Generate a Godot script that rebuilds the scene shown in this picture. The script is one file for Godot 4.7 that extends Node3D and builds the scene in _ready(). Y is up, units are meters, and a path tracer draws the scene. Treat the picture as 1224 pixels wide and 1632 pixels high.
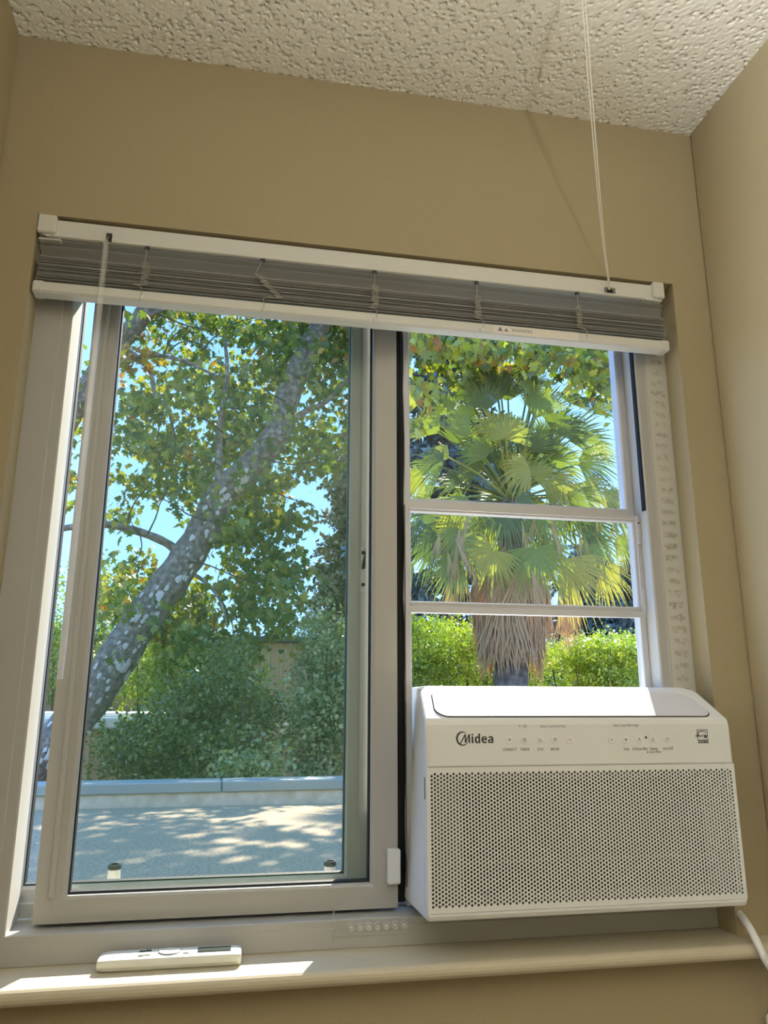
extends Node3D
# A window with a boxy air conditioner in it, seen from inside a small room. The window wall's room face is z = 0, the sill top y = 0, x runs right, metres.

var rng := RandomNumberGenerator.new()
var M := {}


const ADDED_UPLIGHT := 3.6
const FLOOR_LAMP := 5.0
const SUN := 5.4


func _ready() -> void:
	var cam := Camera3D.new()
	put(cam, "camera")
	cam.position = Vector3(0.2383, 0.3464, 1.1888)
	cam.basis = Basis(Vector3(0.981972, 0.001455, 0.189020), Vector3(-0.047234, 0.970136, 0.237917), Vector3(-0.183028, -0.242556, 0.952716)).orthonormalized()
	cam.fov = rad_to_deg(2.0 * atan(816.0 / 1229.0))
	cam.near = 0.02
	cam.far = 300.0
	cam.current = true
	var env := Environment.new()
	var sky := Sky.new()
	var sm := ProceduralSkyMaterial.new()
	sm.sky_top_color = Color(0.47, 0.68, 0.96)
	sm.sky_horizon_color = Color(0.62, 0.80, 1.0)
	sm.sky_curve = 0.16
	sm.sky_energy_multiplier = 1.55
	sm.ground_bottom_color = Color(0.42, 0.42, 0.38)
	sm.ground_horizon_color = Color(0.72, 0.76, 0.76)
	sm.ground_energy_multiplier = 1.2
	sm.sun_angle_max = 20.0
	sm.sun_curve = 0.05
	sky.sky_material = sm
	env.background_mode = Environment.BG_SKY
	env.sky = sky
	env.tonemap_mode = Environment.TONE_MAPPER_LINEAR
	env.tonemap_exposure = 1.0
	env.sdfgi_enabled = true
	env.ssao_enabled = true
	env.ssil_enabled = true
	var we := WorldEnvironment.new()
	put(we, "environment")
	we.environment = env
	var sun := DirectionalLight3D.new()
	put(sun, "sun")
	sun.look_at_from_position(Vector3.ZERO, Vector3(-0.42, -1.0, 1.0), Vector3.UP)
	sun.light_color = Color(1.0, 0.97, 0.90)
	sun.light_energy = SUN
	sun.light_angular_distance = 0.53
	sun.sky_mode = DirectionalLight3D.SKY_MODE_LIGHT_ONLY
	sun.shadow_enabled = true

	materials()
	room()
	window_unit()
	terrace()
	buildings()
	sycamore()
	palm()
	shrubs()
	conifers()
	air_conditioner()
	blind()
	remote_control()
	clear_strip()
	bottles()
	unseen_lamps()
	added_dresser()


# ---------- naming and tagging ----------
func put(o: Node, called: String, parent: Node = null) -> Node:
	o.name = called
	(parent if parent else self).add_child(o, true)
	return o


func group_node(called: String, parent: Node = null, at := Vector3.ZERO) -> Node3D:
	var o := Node3D.new()
	put(o, called, parent)
	o.position = at
	return o


func tag(o: Node, label: String, category: String, group := "") -> Node:
	o.set_meta("label", label)
	o.set_meta("category", category)
	if group:
		o.set_meta("group", group)
	return o


func struct(o: Node) -> Node:
	o.set_meta("kind", "structure")
	return o


func stuff(o: Node) -> Node:
	o.set_meta("kind", "stuff")
	return o


func mesh_of(st: SurfaceTool, m: Material, smooth := false) -> ArrayMesh:
	if not smooth:
		st.generate_normals()
	var a := st.commit()
	a.surface_set_material(0, m)
	return a


func build(called: String, st: SurfaceTool, m: Material, parent: Node = null) -> MeshInstance3D:
	var o := MeshInstance3D.new()
	o.mesh = mesh_of(st, m)
	put(o, called, parent)
	return o


func show_mesh(called: String, mesh: Mesh, parent: Node = null, t := Transform3D()) -> MeshInstance3D:
	var o := MeshInstance3D.new()
	o.mesh = mesh
	put(o, called, parent)
	o.transform = t
	return o


func tool() -> SurfaceTool:
	var st := SurfaceTool.new()
	st.begin(Mesh.PRIMITIVE_TRIANGLES)
	st.set_smooth_group(-1)
	return st


# ---------- shapes (all add to a SurfaceTool) ----------
func tri(st: SurfaceTool, a: Vector3, b: Vector3, c: Vector3, inside: Vector3) -> void:
	if (b - a).cross(c - a).dot((a + b + c) / 3.0 - inside) > 0.0:
		st.add_vertex(a); st.add_vertex(c); st.add_vertex(b)
	else:
		st.add_vertex(a); st.add_vertex(b); st.add_vertex(c)


func quad(st: SurfaceTool, a: Vector3, b: Vector3, c: Vector3, d: Vector3, inside: Vector3) -> void:
	tri(st, a, b, c, inside)
	tri(st, a, c, d, inside)


func box(st: SurfaceTool, lo: Vector3, hi: Vector3, bevel := 0.0) -> void:
	var mid := (lo + hi) / 2.0
	var h := (hi - lo) / 2.0
	var b: float = minf(bevel, minf(h.x, minf(h.y, h.z)) * 0.98)
	for ax in 3:
		var u := (ax + 1) % 3
		var v := (ax + 2) % 3
		for s in [-1.0, 1.0]:
			var q := []
			for k in [[-1, -1], [1, -1], [1, 1], [-1, 1]]:
				var p := Vector3.ZERO
				p[ax] = s * h[ax]; p[u] = k[0] * (h[u] - b); p[v] = k[1] * (h[v] - b)
				q.append(mid + p)
			quad(st, q[0], q[1], q[2], q[3], mid)
			if b > 0.0:
				for t in [-1.0, 1.0]:      # bevel between +-ax and +-u
					var a1 := Vector3.ZERO; a1[ax] = s * h[ax]; a1[u] = t * (h[u] - b)
					var a2 := Vector3.ZERO; a2[ax] = s * (h[ax] - b); a2[u] = t * h[u]
					var w := Vector3.ZERO; w[v] = h[v] - b
					quad(st, mid + a1 - w, mid + a1 + w, mid + a2 + w, mid + a2 - w, mid)
	if b > 0.0:
		for sx in [-1.0, 1.0]:
			for sy in [-1.0, 1.0]:
				for sz in [-1.0, 1.0]:
					var s := Vector3(sx, sy, sz)
					tri(st, mid + s * Vector3(h.x, h.y - b, h.z - b), mid + s * Vector3(h.x - b, h.y, h.z - b), mid + s * Vector3(h.x - b, h.y - b, h.z), mid)


func tube(st: SurfaceTool, pts: Array, radii: Array, sides := 8, flat := 1.0) -> void:
	var rings := []
	var side := Vector3.ZERO
	for i in pts.size():
		var d: Vector3 = (pts[mini(i + 1, pts.size() - 1)] - pts[maxi(i - 1, 0)]).normalized()
		if side == Vector3.ZERO:
			side = d.cross(Vector3(0.12, 0.23, 1)).normalized() if absf(d.z) < 0.9 else d.cross(Vector3.UP).normalized()
		side = (side - d * side.dot(d)).normalized()
		var other := d.cross(side)
		var ring := []
		var r: float = radii[i] if i < radii.size() else radii[-1]
		for k in sides:
			var a := TAU * k / sides
			ring.append(pts[i] + side * cos(a) * r + other * sin(a) * r * flat)
		rings.append(ring)
	for i in pts.size() - 1:
		var mid: Vector3 = (pts[i] + pts[i + 1]) / 2.0
		for k in sides:
			var j := (k + 1) % sides
			quad(st, rings[i][k], rings[i][j], rings[i + 1][j], rings[i + 1][k], mid)
	for k in range(1, sides - 1):
		tri(st, rings[0][0], rings[0][k], rings[0][k + 1], pts[1])
		tri(st, rings[-1][0], rings[-1][k], rings[-1][k + 1], pts[-2])


func curve(pts: Array, n: int) -> Array:      # Catmull-Rom through the points
	var out := []
	for i in pts.size() - 1:
		var p0: Vector3 = pts[maxi(i - 1, 0)]
		var p3: Vector3 = pts[mini(i + 2, pts.size() - 1)]
		for k in n:
			out.append((pts[i] as Vector3).cubic_interpolate(pts[i + 1], p0, p3, float(k) / n))
	out.append(pts[-1])
	return out


func lathe(st: SurfaceTool, at: Vector3, prof: Array, sides := 24, axis := Vector3.UP) -> void:   # prof: [radius, height along the axis]
	var b := Basis(Quaternion(Vector3.UP, axis))
	for i in prof.size() - 1:
		for k in sides:
			var q := []
			for e in [[i, k], [i, k + 1], [i + 1, k + 1], [i + 1, k]]:
				var a: float = TAU * e[1] / sides
				q.append(at + b * Vector3(cos(a) * prof[e[0]][0], prof[e[0]][1], sin(a) * prof[e[0]][0]))
			var inside: Vector3 = at + b * Vector3(0, (prof[i][1] + prof[i + 1][1]) / 2.0, 0)
			if prof[i][0] > 1e-6 and prof[i + 1][0] > 1e-6 and absf(prof[i][1] - prof[i + 1][1]) < 1e-7:
				inside -= b * Vector3(0, 0.01 if prof[i][0] > prof[i + 1][0] else -0.01, 0)
			if q[0].distance_to(q[1]) > 1e-7:
				tri(st, q[0], q[1], q[2], inside)
			if q[2].distance_to(q[3]) > 1e-7:
				tri(st, q[0], q[2], q[3], inside)


func extrude(st: SurfaceTool, poly: PackedVector2Array, place: Callable, from: float, to: float) -> void:   # place(p, t) -> Vector3
	var c := Vector2.ZERO
	for p in poly:
		c += p / poly.size()
	var tris := Geometry2D.triangulate_polygon(poly)
	var mid: Vector3 = place.call(c, (from + to) / 2.0)
	for t in [from, to]:
		for i in range(0, tris.size(), 3):
			tri(st, place.call(poly[tris[i]], t), place.call(poly[tris[i + 1]], t), place.call(poly[tris[i + 2]], t), place.call((poly[tris[i]] + poly[tris[i + 1]] + poly[tris[i + 2]]) / 3.0, (from + to) / 2.0))
	var ccw := not Geometry2D.is_polygon_clockwise(poly)
	for i in poly.size():
		var a := poly[i]
		var b := poly[(i + 1) % poly.size()]
		var n := (b - a).orthogonal().normalized() * 0.001      # points inward for one winding
		var inn := (a + b) / 2.0 + (n if not ccw else -n)
		if not Geometry2D.is_point_in_polygon((a + b) / 2.0 + n * 0.1, poly):
			inn = (a + b) / 2.0 - n
		else:
			inn = (a + b) / 2.0 + n
		quad(st, place.call(a, from), place.call(b, from), place.call(b, to), place.call(a, to), place.call(inn, (from + to) / 2.0))


# one mitred member of a rectangular frame. r = [xl, xr, yb, yt], w = widths [l, r, b, t], prof = [[inset 0..1, z], ...] closed
func member(st: SurfaceTool, which: int, r: Array, w: Array, prof: Array) -> void:
	var n := prof.size()
	var A := []
	var B := []
	var mid := Vector3.ZERO
	for p in prof:
		var xl: float = r[0] + p[0] * w[0]
		var xr: float = r[1] - p[0] * w[1]
		var yb: float = r[2] + p[0] * w[2]
		var yt: float = r[3] - p[0] * w[3]
		match which:
			0: A.append(Vector3(xl, yb, p[1])); B.append(Vector3(xl, yt, p[1]))
			1: A.append(Vector3(xr, yb, p[1])); B.append(Vector3(xr, yt, p[1]))
			2: A.append(Vector3(xl, yb, p[1])); B.append(Vector3(xr, yb, p[1]))
			3: A.append(Vector3(xl, yt, p[1])); B.append(Vector3(xr, yt, p[1]))
	for k in n:
		mid += (A[k] + B[k]) / (2.0 * n)
	for k in n:
		var j := (k + 1) % n
		quad(st, A[k], A[j], B[j], B[k], mid)
	for k in range(1, n - 1):
		tri(st, A[0], A[k], A[k + 1], mid)
		tri(st, B[0], B[k], B[k + 1], mid)


func frame_of(parent: Node, r: Array, w: Array, prof: Array, m: Material, names := ["stile", "stile", "rail", "rail"]) -> void:
	for k in 4:
		if w[k] > 0.0:
			var st := tool()
			member(st, k, r, w, prof)
			build(names[k], st, m, parent)


# ---------- materials ----------
func mat(c: Color, rough := 0.6, metal := 0.0) -> StandardMaterial3D:
	var m := StandardMaterial3D.new()
	m.albedo_color = c
	m.roughness = rough
	m.metallic = metal
	return m


func noise_tex(freq: float, size := 512, octaves := 3, ramp: Gradient = null, kind := FastNoiseLite.TYPE_SIMPLEX_SMOOTH) -> NoiseTexture2D:
	var n := FastNoiseLite.new()
	n.noise_type = kind
	n.frequency = freq
	n.fractal_octaves = octaves
	n.seed = 7
	var t := NoiseTexture2D.new()
	t.width = size
	t.height = size
	t.seamless = true
	t.noise = n
	if ramp:
		t.color_ramp = ramp
	return t


func ramp(stops: Array) -> Gradient:
	var g := Gradient.new()
	g.offsets = PackedFloat32Array(stops.map(func(s): return s[0]))
	g.colors = PackedColorArray(stops.map(func(s): return s[1]))
	return g


func textured(m: StandardMaterial3D, t: Texture2D, scale: float, bump: Texture2D = null, height := 0.1) -> StandardMaterial3D:
	m.uv1_triplanar = true
	m.uv1_world_triplanar = true
	m.uv1_scale = Vector3.ONE * scale
	if t:
		m.albedo_texture = t
	if bump:
		m.heightmap_enabled = true
		m.heightmap_texture = bump
		m.heightmap_scale = height
	return m


func glass(spec := 0.5, alpha := 0.02) -> StandardMaterial3D:
	var m := mat(Color(0.9, 1.0, 0.95, alpha), 0.0)
	m.metallic_specular = spec
	m.transparency = BaseMaterial3D.TRANSPARENCY_ALPHA
	return m


func leafy(light: Color, vertex := true) -> StandardMaterial3D:
	var m := mat(Color.WHITE, 0.45)
	m.vertex_color_use_as_albedo = vertex
	m.backlight_enabled = true
	m.backlight = light
	m.cull_mode = BaseMaterial3D.CULL_DISABLED
	return m


func materials() -> void:
	M.wall = textured(mat(Color(0.685, 0.635, 0.51), 0.75), null, 9.0, noise_tex(0.03, 512, 3), 0.045)
	M.ceiling = mat(Color(0.93, 0.915, 0.87), 0.95)
	M.floor = textured(mat(Color(0.31, 0.285, 0.25), 0.9), noise_tex(0.01, 256, 3, ramp([[0.0, Color(0.8, 0.8, 0.8)], [1.0, Color.WHITE]])), 2.0)
	M.sill = textured(mat(Color(0.80, 0.765, 0.67), 0.45), null, 2.0, noise_tex(0.006, 256, 2), 0.08)
	M.vinyl = mat(Color(0.71, 0.71, 0.695), 0.4)
	M.dark_gap = mat(Color(0.03, 0.035, 0.04), 0.8)
	M.gasket = mat(Color(0.045, 0.075, 0.065), 0.6)
	M.aluminium = mat(Color(0.78, 0.78, 0.79), 0.42, 0.25)
	M.glass = glass(0.2)
	M.glass_outer = glass(0.28)
	M.tint = mat(Color(0.10, 0.40, 0.28, 0.25), 0.6)
	M.tint.transparency = BaseMaterial3D.TRANSPARENCY_ALPHA
	M.tint.backlight_enabled = true
	M.tint.backlight = Color(0.04, 0.12, 0.08)  # backlight puts a faint green haze into the pane
	M.blind_white = mat(Color(0.86, 0.86, 0.84), 0.35)
	M.slat = mat(Color(0.72, 0.72, 0.71), 0.4)
	M.cord = mat(Color(0.86, 0.84, 0.78), 0.8)
	M.string = mat(Color(0.66, 0.65, 0.63), 0.6)
	M.clear = mat(Color(0.93, 0.93, 0.90, 0.16), 0.12)
	M.clear.transparency = BaseMaterial3D.TRANSPARENCY_ALPHA
	M.metal = mat(Color(0.55, 0.55, 0.54), 0.35, 0.9)
	M.dark_metal = mat(Color(0.22, 0.22, 0.22), 0.4, 0.6)
	M.ac_white = mat(Color(0.91, 0.92, 0.92), 0.35)
	M.ac_panel = mat(Color(0.88, 0.88, 0.90), 0.22)
	M.ac_dark = mat(Color(0.015, 0.015, 0.015), 0.9)
	M.ac_backing = mat(Color(0.38, 0.38, 0.37), 0.7)
	M.ac_button = mat(Color(0.93, 0.93, 0.93), 0.4)
	M.print_grey = mat(Color(0.30, 0.31, 0.34), 0.6)
	M.print_dark = mat(Color(0.20, 0.21, 0.24), 0.6)
	M.print_pale = mat(Color(0.50, 0.53, 0.62), 0.6)
	M.remote = mat(Color(0.87, 0.88, 0.85), 0.35)
	M.lcd = mat(Color(0.20, 0.25, 0.24), 0.25)
	M.label = mat(Color(0.93, 0.91, 0.88), 0.6)
	# outside
	M.roof = textured(mat(Color(0.76, 0.68, 0.54), 0.9), noise_tex(0.12, 512, 4, ramp([[0.0, Color(0.62, 0.62, 0.62)], [0.45, Color(0.85, 0.85, 0.85)], [1.0, Color.WHITE]])), 0.7, noise_tex(0.25, 512, 3), 0.6)
	M.parapet = textured(mat(Color(0.93, 0.87, 0.76), 0.9), noise_tex(0.02, 256, 4, ramp([[0.0, Color(0.82, 0.81, 0.78)], [1.0, Color.WHITE]])), 1.2)
	M.cap = mat(Color(0.62, 0.63, 0.58), 0.6)
	M.siding = mat(Color(0.74, 0.62, 0.44), 0.7)
	M.fascia = mat(Color(0.90, 0.90, 0.88), 0.6)
	M.trim_dark = mat(Color(0.30, 0.28, 0.26), 0.7)
	M.ground = textured(mat(Color(0.30, 0.30, 0.20), 0.95), noise_tex(0.02, 256, 4, ramp([[0.0, Color(0.6, 0.6, 0.5)], [1.0, Color.WHITE]])), 0.4)
	var bark := noise_tex(0.018, 512, 4, ramp([[0.0, Color(0.30, 0.25, 0.21)], [0.40, Color(0.48, 0.42, 0.36)], [0.64, Color(0.59, 0.52, 0.46)], [0.70, Color(0.68, 0.62, 0.55)], [1.0, Color(0.74, 0.68, 0.61)]]))
	M.sycamore = textured(mat(Color.WHITE, 0.85), bark, 1.1, noise_tex(0.03, 256, 3), 1.2)
	M.pale_bark = mat(Color(0.84, 0.81, 0.75), 0.85)
	M.twig = mat(Color(0.34, 0.28, 0.22), 0.9)
	M.palm_bark = textured(mat(Color(0.66, 0.61, 0.57), 0.95), noise_tex(0.03, 256, 4, ramp([[0.0, Color(0.5, 0.5, 0.5)], [1.0, Color.WHITE]])), 1.0)
	M.conifer_bark = mat(Color(0.36, 0.31, 0.28), 0.9)
	M.leaf = leafy(Color(0.85, 0.92, 0.40))
	M.clear_bump = M.clear.duplicate()
	M.clear_bump.albedo_color.a = 0.45
	M.shrub = leafy(Color(0.62, 0.72, 0.25))
	M.shrub.roughness = 0.22
	M.frond = leafy(Color(0.75, 0.85, 0.45))
	M.dead = leafy(Color(0.45, 0.36, 0.25))
	M.needle = leafy(Color(0.3, 0.35, 0.25))
	M.bottle = mat(Color(0.86, 0.85, 0.80), 0.3)


# ---------- room ----------
func room() -> void:
	var st := tool()
	# window wall with its opening (x -.108..1.024, y -.02..1.123), 15 cm thick
	box(st, Vector3(-2.2, -1.0, -0.15), Vector3(-0.108, 1.62, 0.0))
	box(st, Vector3(1.024, -1.0, -0.15), Vector3(3.4, 1.62, 0.0))
	box(st, Vector3(-0.108, 1.1228, -0.15), Vector3(1.024, 1.62, 0.0))
	box(st, Vector3(-0.108, -1.0, -0.15), Vector3(1.024, -0.024, 0.0))
	struct(build("wall_front", st, M.wall))
	st = tool()
	box(st, Vector3(-0.32, -1.0, 0.0), Vector3(-0.174, 1.6, 0.69), 0.004)  # its length out of view is set to shade the window wall
	box(st, Vector3(-2.2, -1.0, 0.0), Vector3(-2.05, 1.6, 4.2))
	struct(build("wall_left", st, M.wall))
	st = tool()
	box(st, Vector3(1.0952, -1.0, 0.0), Vector3(1.24, 1.6, 1.6), 0.004)
	box(st, Vector3(1.0952, -1.0, 1.58), Vector3(3.4, 1.6, 1.72))
	box(st, Vector3(3.2, -1.0, 1.6), Vector3(3.4, 1.6, 4.2))
	struct(build("wall_right", st, M.wall))
	st = tool()
	box(st, Vector3(-2.2, -1.0, 4.1), Vector3(3.4, 1.6, 4.25))
	struct(build("wall_rear", st, M.wall))
	st = tool()
	box(st, Vector3(-2.2, -1.1, -0.15), Vector3(3.4, -0.95, 4.25))
	struct(build("floor", st, M.floor))
	st = tool()
	box(st, Vector3(-2.2, 1.475, -0.15), Vector3(3.4, 1.62, 4.25))
	var ceiling := struct(build("ceiling", st, M.ceiling))
	# the sprayed popcorn coat, as relief: low lumps with small deep pits between them
	var pit := FastNoiseLite.new()
	pit.noise_type = FastNoiseLite.TYPE_CELLULAR
	pit.fractal_type = FastNoiseLite.FRACTAL_NONE
	pit.cellular_return_type = FastNoiseLite.RETURN_DISTANCE
	pit.frequency = 105.0
	pit.seed = 3
	var some := pit.duplicate()
	some.cellular_return_type = FastNoiseLite.RETURN_CELL_VALUE
	var lump := FastNoiseLite.new()
	lump.noise_type = FastNoiseLite.TYPE_SIMPLEX
	lump.frequency = 90.0
	lump.fractal_octaves = 3
	lump.seed = 5
	var nx := 760
	var nz := 240
	var verts := PackedVector3Array()
	var norms := PackedVector3Array()
	var idx := PackedInt32Array()
	for j in nz + 1:
		for i in nx + 1:
			var x := -0.176 + 1.274 * i / nx
			var z := -0.001 + 0.40 * j / nz
			var w := lump.get_noise_2d(x, z)
			var px := x + 0.0035 * w
			var pz := z + 0.0022 * lump.get_noise_2d(z + 3.0, x)
			var hole := smoothstep(0.42, 0.16, pit.get_noise_2d(px, pz) + 1.0) * smoothstep(-0.25, 0.5, some.get_noise_2d(px, pz))
			var d := 0.0030 - 0.0062 * hole + 0.0009 * w
			verts.append(Vector3(x, 1.4675 - d, z))
	for j in nz + 1:
		for i in nx + 1:
			var k := j * (nx + 1) + i
			var gx := verts[k + (1 if i < nx else 0)] - verts[k - (1 if i > 0 else 0)]
			var gz := verts[k + (nx + 1 if j < nz else 0)] - verts[k - (nx + 1 if j > 0 else 0)]
			norms.append(gx.cross(gz).normalized())
	for j in nz:
		for i in nx:
			var a := j * (nx + 1) + i
			idx.append_array([a, a + nx + 2, a + 1, a, a + nx + 1, a + nx + 2])
	var arrays := []
	arrays.resize(Mesh.ARRAY_MAX)
	arrays[Mesh.ARRAY_VERTEX] = verts
	arrays[Mesh.ARRAY_NORMAL] = norms
	arrays[Mesh.ARRAY_INDEX] = idx
	var coat := ArrayMesh.new()
	coat.add_surface_from_arrays(Mesh.PRIMITIVE_TRIANGLES, arrays)
	coat.surface_set_material(0, M.ceiling)
	stuff(show_mesh("popcorn_texture", coat, ceiling))
	st = tool()
	box(st, Vector3(-2.05, 1.455, 0.395), Vector3(3.2, 1.476, 4.1))
	box(st, Vector3(-2.05, 1.455, 0.0), Vector3(-0.30, 1.476, 0.42))
	build("ceiling_board", st, M.ceiling, ceiling)
	# sill board with a rounded nose
	var prof := PackedVector2Array()
	for p in [[-0.14, 0.0], [0.036, 0.0]]:
		prof.append(Vector2(p[0], p[1]))
	for k in range(1, 8):
		var a := PI / 2 - PI * k / 8.0
		prof.append(Vector2(0.036 + cos(a) * 0.0105, -0.0105 + sin(a) * 0.0105))
	for p in [[0.036, -0.021], [0.004, -0.021], [0.004, -0.025], [-0.14, -0.025]]:
		prof.append(Vector2(p[0], p[1]))
	var r := prof
	# inside the recess the board fills the opening; in front of the wall it runs from wall to wall
	st = tool()
	extrude(st, r, func(p: Vector2, t: float): return Vector3(t, p.y, p.x), -0.108, 1.024)
	var nose := PackedVector2Array()
	for p in r:
		nose.append(Vector2(maxf(p.x, 0.0005), p.y))
	extrude(st, clean(nose), func(p: Vector2, t: float): return Vector3(t, p.y, p.x), -0.174, -0.108)
	extrude(st, clean(nose), func(p: Vector2, t: float): return Vector3(t, p.y, p.x), 1.024, 1.0952)
	struct(build("trim_1", st, M.sill)).set_meta("label", "cream painted window sill board with a rounded nose")


func clean(p: PackedVector2Array) -> PackedVector2Array:
	var out := PackedVector2Array()
	for q in p:
		if out.is_empty() or out[-1].distance_to(q) > 1e-5:
			out.append(q)
	if out[0].distance_to(out[-1]) < 1e-5:
		out.remove_at(out.size() - 1)
	return out


func smudge_texture() -> ImageTexture:
	var im := Image.create(32, 512, false, Image.FORMAT_RGB8)
	im.fill(Color.WHITE)
	var r := RandomNumberGenerator.new()
	r.seed = 21
	for k in 34:
		var y0 := 30 + k * 14
		var dark := r.randf_range(0.80, 0.94)
		for t in 16:
			var s := dark * r.randf_range(0.92, 1.08)
			im.fill_rect(Rect2i(r.randi_range(5, 22), y0 + r.randi_range(-2, 3), r.randi_range(3, 6), r.randi_range(1, 2)), Color(s, s * 0.98, s * 0.95).clamp())
	im.resize(16, 256, Image.INTERPOLATE_LANCZOS)
	im.resize(64, 1024, Image.INTERPOLATE_CUBIC)
	return ImageTexture.create_from_image(im)


func window_unit() -> void:
	var w := struct(group_node("window_1"))
	var fr := [-0.108, 1.024, 0.0005, 1.1225]
	var fw := [0.058, 0.063, 0.0386, 0.016]
	var prof := [[0.0, -0.048], [0.70, -0.048], [0.73, -0.0495], [0.96, -0.0495], [1.0, -0.0515], [1.0, -0.112], [0.8, -0.113], [0.8, -0.148], [0.0, -0.148]]
	frame_of(w, fr, fw, prof, M.vinyl, ["jamb", "jamb", "frame_sill", "frame_head"])
	# years of finger marks on the right jamb
	var m := mat(Color(0.80, 0.795, 0.77), 0.45)
	m.albedo_texture = smudge_texture()
	var st := tool()
	var y0 := 0.30
	var y1 := 1.07
	for v in [[0, 0], [1, 0], [1, 1], [0, 0], [1, 1], [0, 1]]:
		st.set_uv(Vector2(v[0], 1 - v[1]))
		st.add_vertex(Vector3(lerpf(0.981, 1.0225, v[0]), lerpf(y0, y1, v[1]), -0.0476))
	var marks := build("jamb_cover", st, m, w)
	marks.set_meta("label", "jamb face with a column of dark finger smudges")
	# weatherstrip along the right jamb and the track floor
	st = tool()
	box(st, Vector3(0.9585, 0.69, -0.064), Vector3(0.9612, 1.10, -0.0535))
	build("weatherstrip", st, M.dark_gap, w)
	st = tool()
	box(st, Vector3(-0.05, 0.038, -0.112), Vector3(0.961, 0.0445, -0.108))
	build("track", st, M.vinyl, w)

	# the sliding sash nearest the room, left half
	var s := group_node("sash", w)
	var sr := [-0.0229, 0.5044, 0.0446, 1.104]
	var sw := [0.0431, 0.0430, 0.0362, 0.044]
	var sp := [[0.0, -0.0785], [0.50, -0.0785], [0.86, -0.0792], [0.97, -0.0815], [1.0, -0.086], [1.0, -0.106], [0.0, -0.106]]
	frame_of(s, sr, sw, sp, M.vinyl)
	st = tool()
	box(st, Vector3(-0.0035, 0.078, -0.0785), Vector3(0.0035, 1.095, -0.0735), 0.0018)
	build("pull_ridge", st, M.vinyl, s)
	var gr := [sr[0] + sw[0] - 0.0005, sr[1] - sw[1] + 0.0005, sr[2] + sw[2] - 0.0005, sr[3] - sw[3]]
	for k in 4:
		st = tool()
		member(st, k, gr, [0.0028, 0.0028, 0.0034, 0.003], [[0.0, -0.0868], [1.0, -0.0875], [1.0, -0.101], [0.0, -0.101]])
		build("gasket", st, M.gasket, s)
	st = tool()
	box(st, Vector3(gr[0], gr[2], -0.0925), Vector3(gr[1], gr[3], -0.0919))
	build("pane", pane_quad(gr, -0.092), M.glass, s).set_meta("label", "clear glass pane")
	build("tint_film", pane_quad(gr, -0.0955), M.tint, s).set_meta("label", "green tint of the double glazing")

	# the other sash, slid behind it
	var o := group_node("sash", w)
	var orr := [-0.0585, 0.4665, 0.0446, 1.104]
	var ow := [0.0092, 0.040, 0.0425, 0.044]
	frame_of(o, orr, ow, [[0.0, -0.116], [0.45, -0.116], [0.5, -0.1185], [0.9, -0.1185], [1.0, -0.122], [1.0, -0.142], [0.0, -0.142]], M.vinyl)
	var og := [orr[0] + ow[0] - 0.0005, orr[1] - ow[1] + 0.0005, orr[2] + ow[2], orr[3] - ow[3]]
	for k in 4:
		st = tool()
		member(st, k, og, [0.0022, 0.0022, 0.0022, 0.0022], [[0.0, -0.1225], [1.0, -0.1235], [1.0, -0.138], [0.0, -0.138]])
		build("gasket", st, M.gasket, o)
	build("pane", pane_quad(og, -0.132), M.glass_outer, o)
	# latch keeper with two screw holes
	st = tool()
	box(st, Vector3(0.4475, 0.5335, -0.1185), Vector3(0.4575, 0.6150, -0.1160), 0.001)
	build("latch_plate", st, M.aluminium, o)
	for y in [0.6035, 0.5475]:
		st = tool()
		lathe(st, Vector3(0.4525, y, -0.1166), [[0.0, 0.0012], [0.0034, 0.0012], [0.0034, -0.0005]], 12, Vector3.BACK)
		build("screw_hole", st, M.dark_gap, o)

	# dark foam strip filling the gap beside the sashes
	st = tool()
	var pts := []
	for k in 23:
		pts.append(Vector3(0.5120 + 0.0012 * sin(k * 1.7) - 0.0008 * cos(k * 0.6), 0.05 + k * 0.0475, -0.094))
	tube(st, pts, [0.0085], 8)
	build("foam_strip", st, M.dark_gap, w)
	st = tool()
	for k in pts.size():
		pts[k] += Vector3(0.0080 + 0.001 * sin(k * 2.3), 0, 0.003)
	tube(st, pts, [0.0011], 6)
	build("foam_edge", st, M.vinyl, w)

	# aluminium insert frame above the air conditioner
	var u := group_node("insert_frame", w)
	u.set_meta("label", "grey aluminium insert frame above the air conditioner")
	frame_of(u, [0.519, 0.9608, 0.688, 1.104], [0.0135, 0.0160, 0.0135, 0.02], [[0.0, -0.095], [0.8, -0.095], [1.0, -0.097], [1.0, -0.118], [0.0, -0.118]], M.aluminium)
	build("pane", pane_quad([0.532, 0.946, 0.70, 1.09], -0.107), M.glass, u)
	var v := group_node("insert_frame", w)
	v.set_meta("label", "lower sliding insert frame with a wide bottom bar")
	frame_of(v, [0.5195, 0.9608, 0.498, 0.6855], [0.0105, 0.0125, 0.0195, 0.0120], [[0.0, -0.080], [0.55, -0.080], [0.65, -0.083], [0.9, -0.083], [1.0, -0.085], [1.0, -0.0945], [0.0, -0.0945]], M.aluminium)
	build("pane", pane_quad([0.529, 0.950, 0.51, 0.678], -0.09), M.glass, v)
	st = tool()
	box(st, Vector3(0.5195, 0.0446, -0.0945), Vector3(0.5300, 0.5, -0.082), 0.001)
	build("leg_channel", st, M.aluminium, v)
	st = tool()
	box(st, Vector3(0.9483, 0.30, -0.0945), Vector3(0.9608, 0.5, -0.082), 0.001)
	build("leg_channel", st, M.aluminium, v)
	st = tool()
	box(st, Vector3(0.9545, 0.632, -0.083), Vector3(0.9612, 0.684, -0.0765), 0.0008)
	build("clip", st, M.aluminium, v)
	st = tool()
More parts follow.
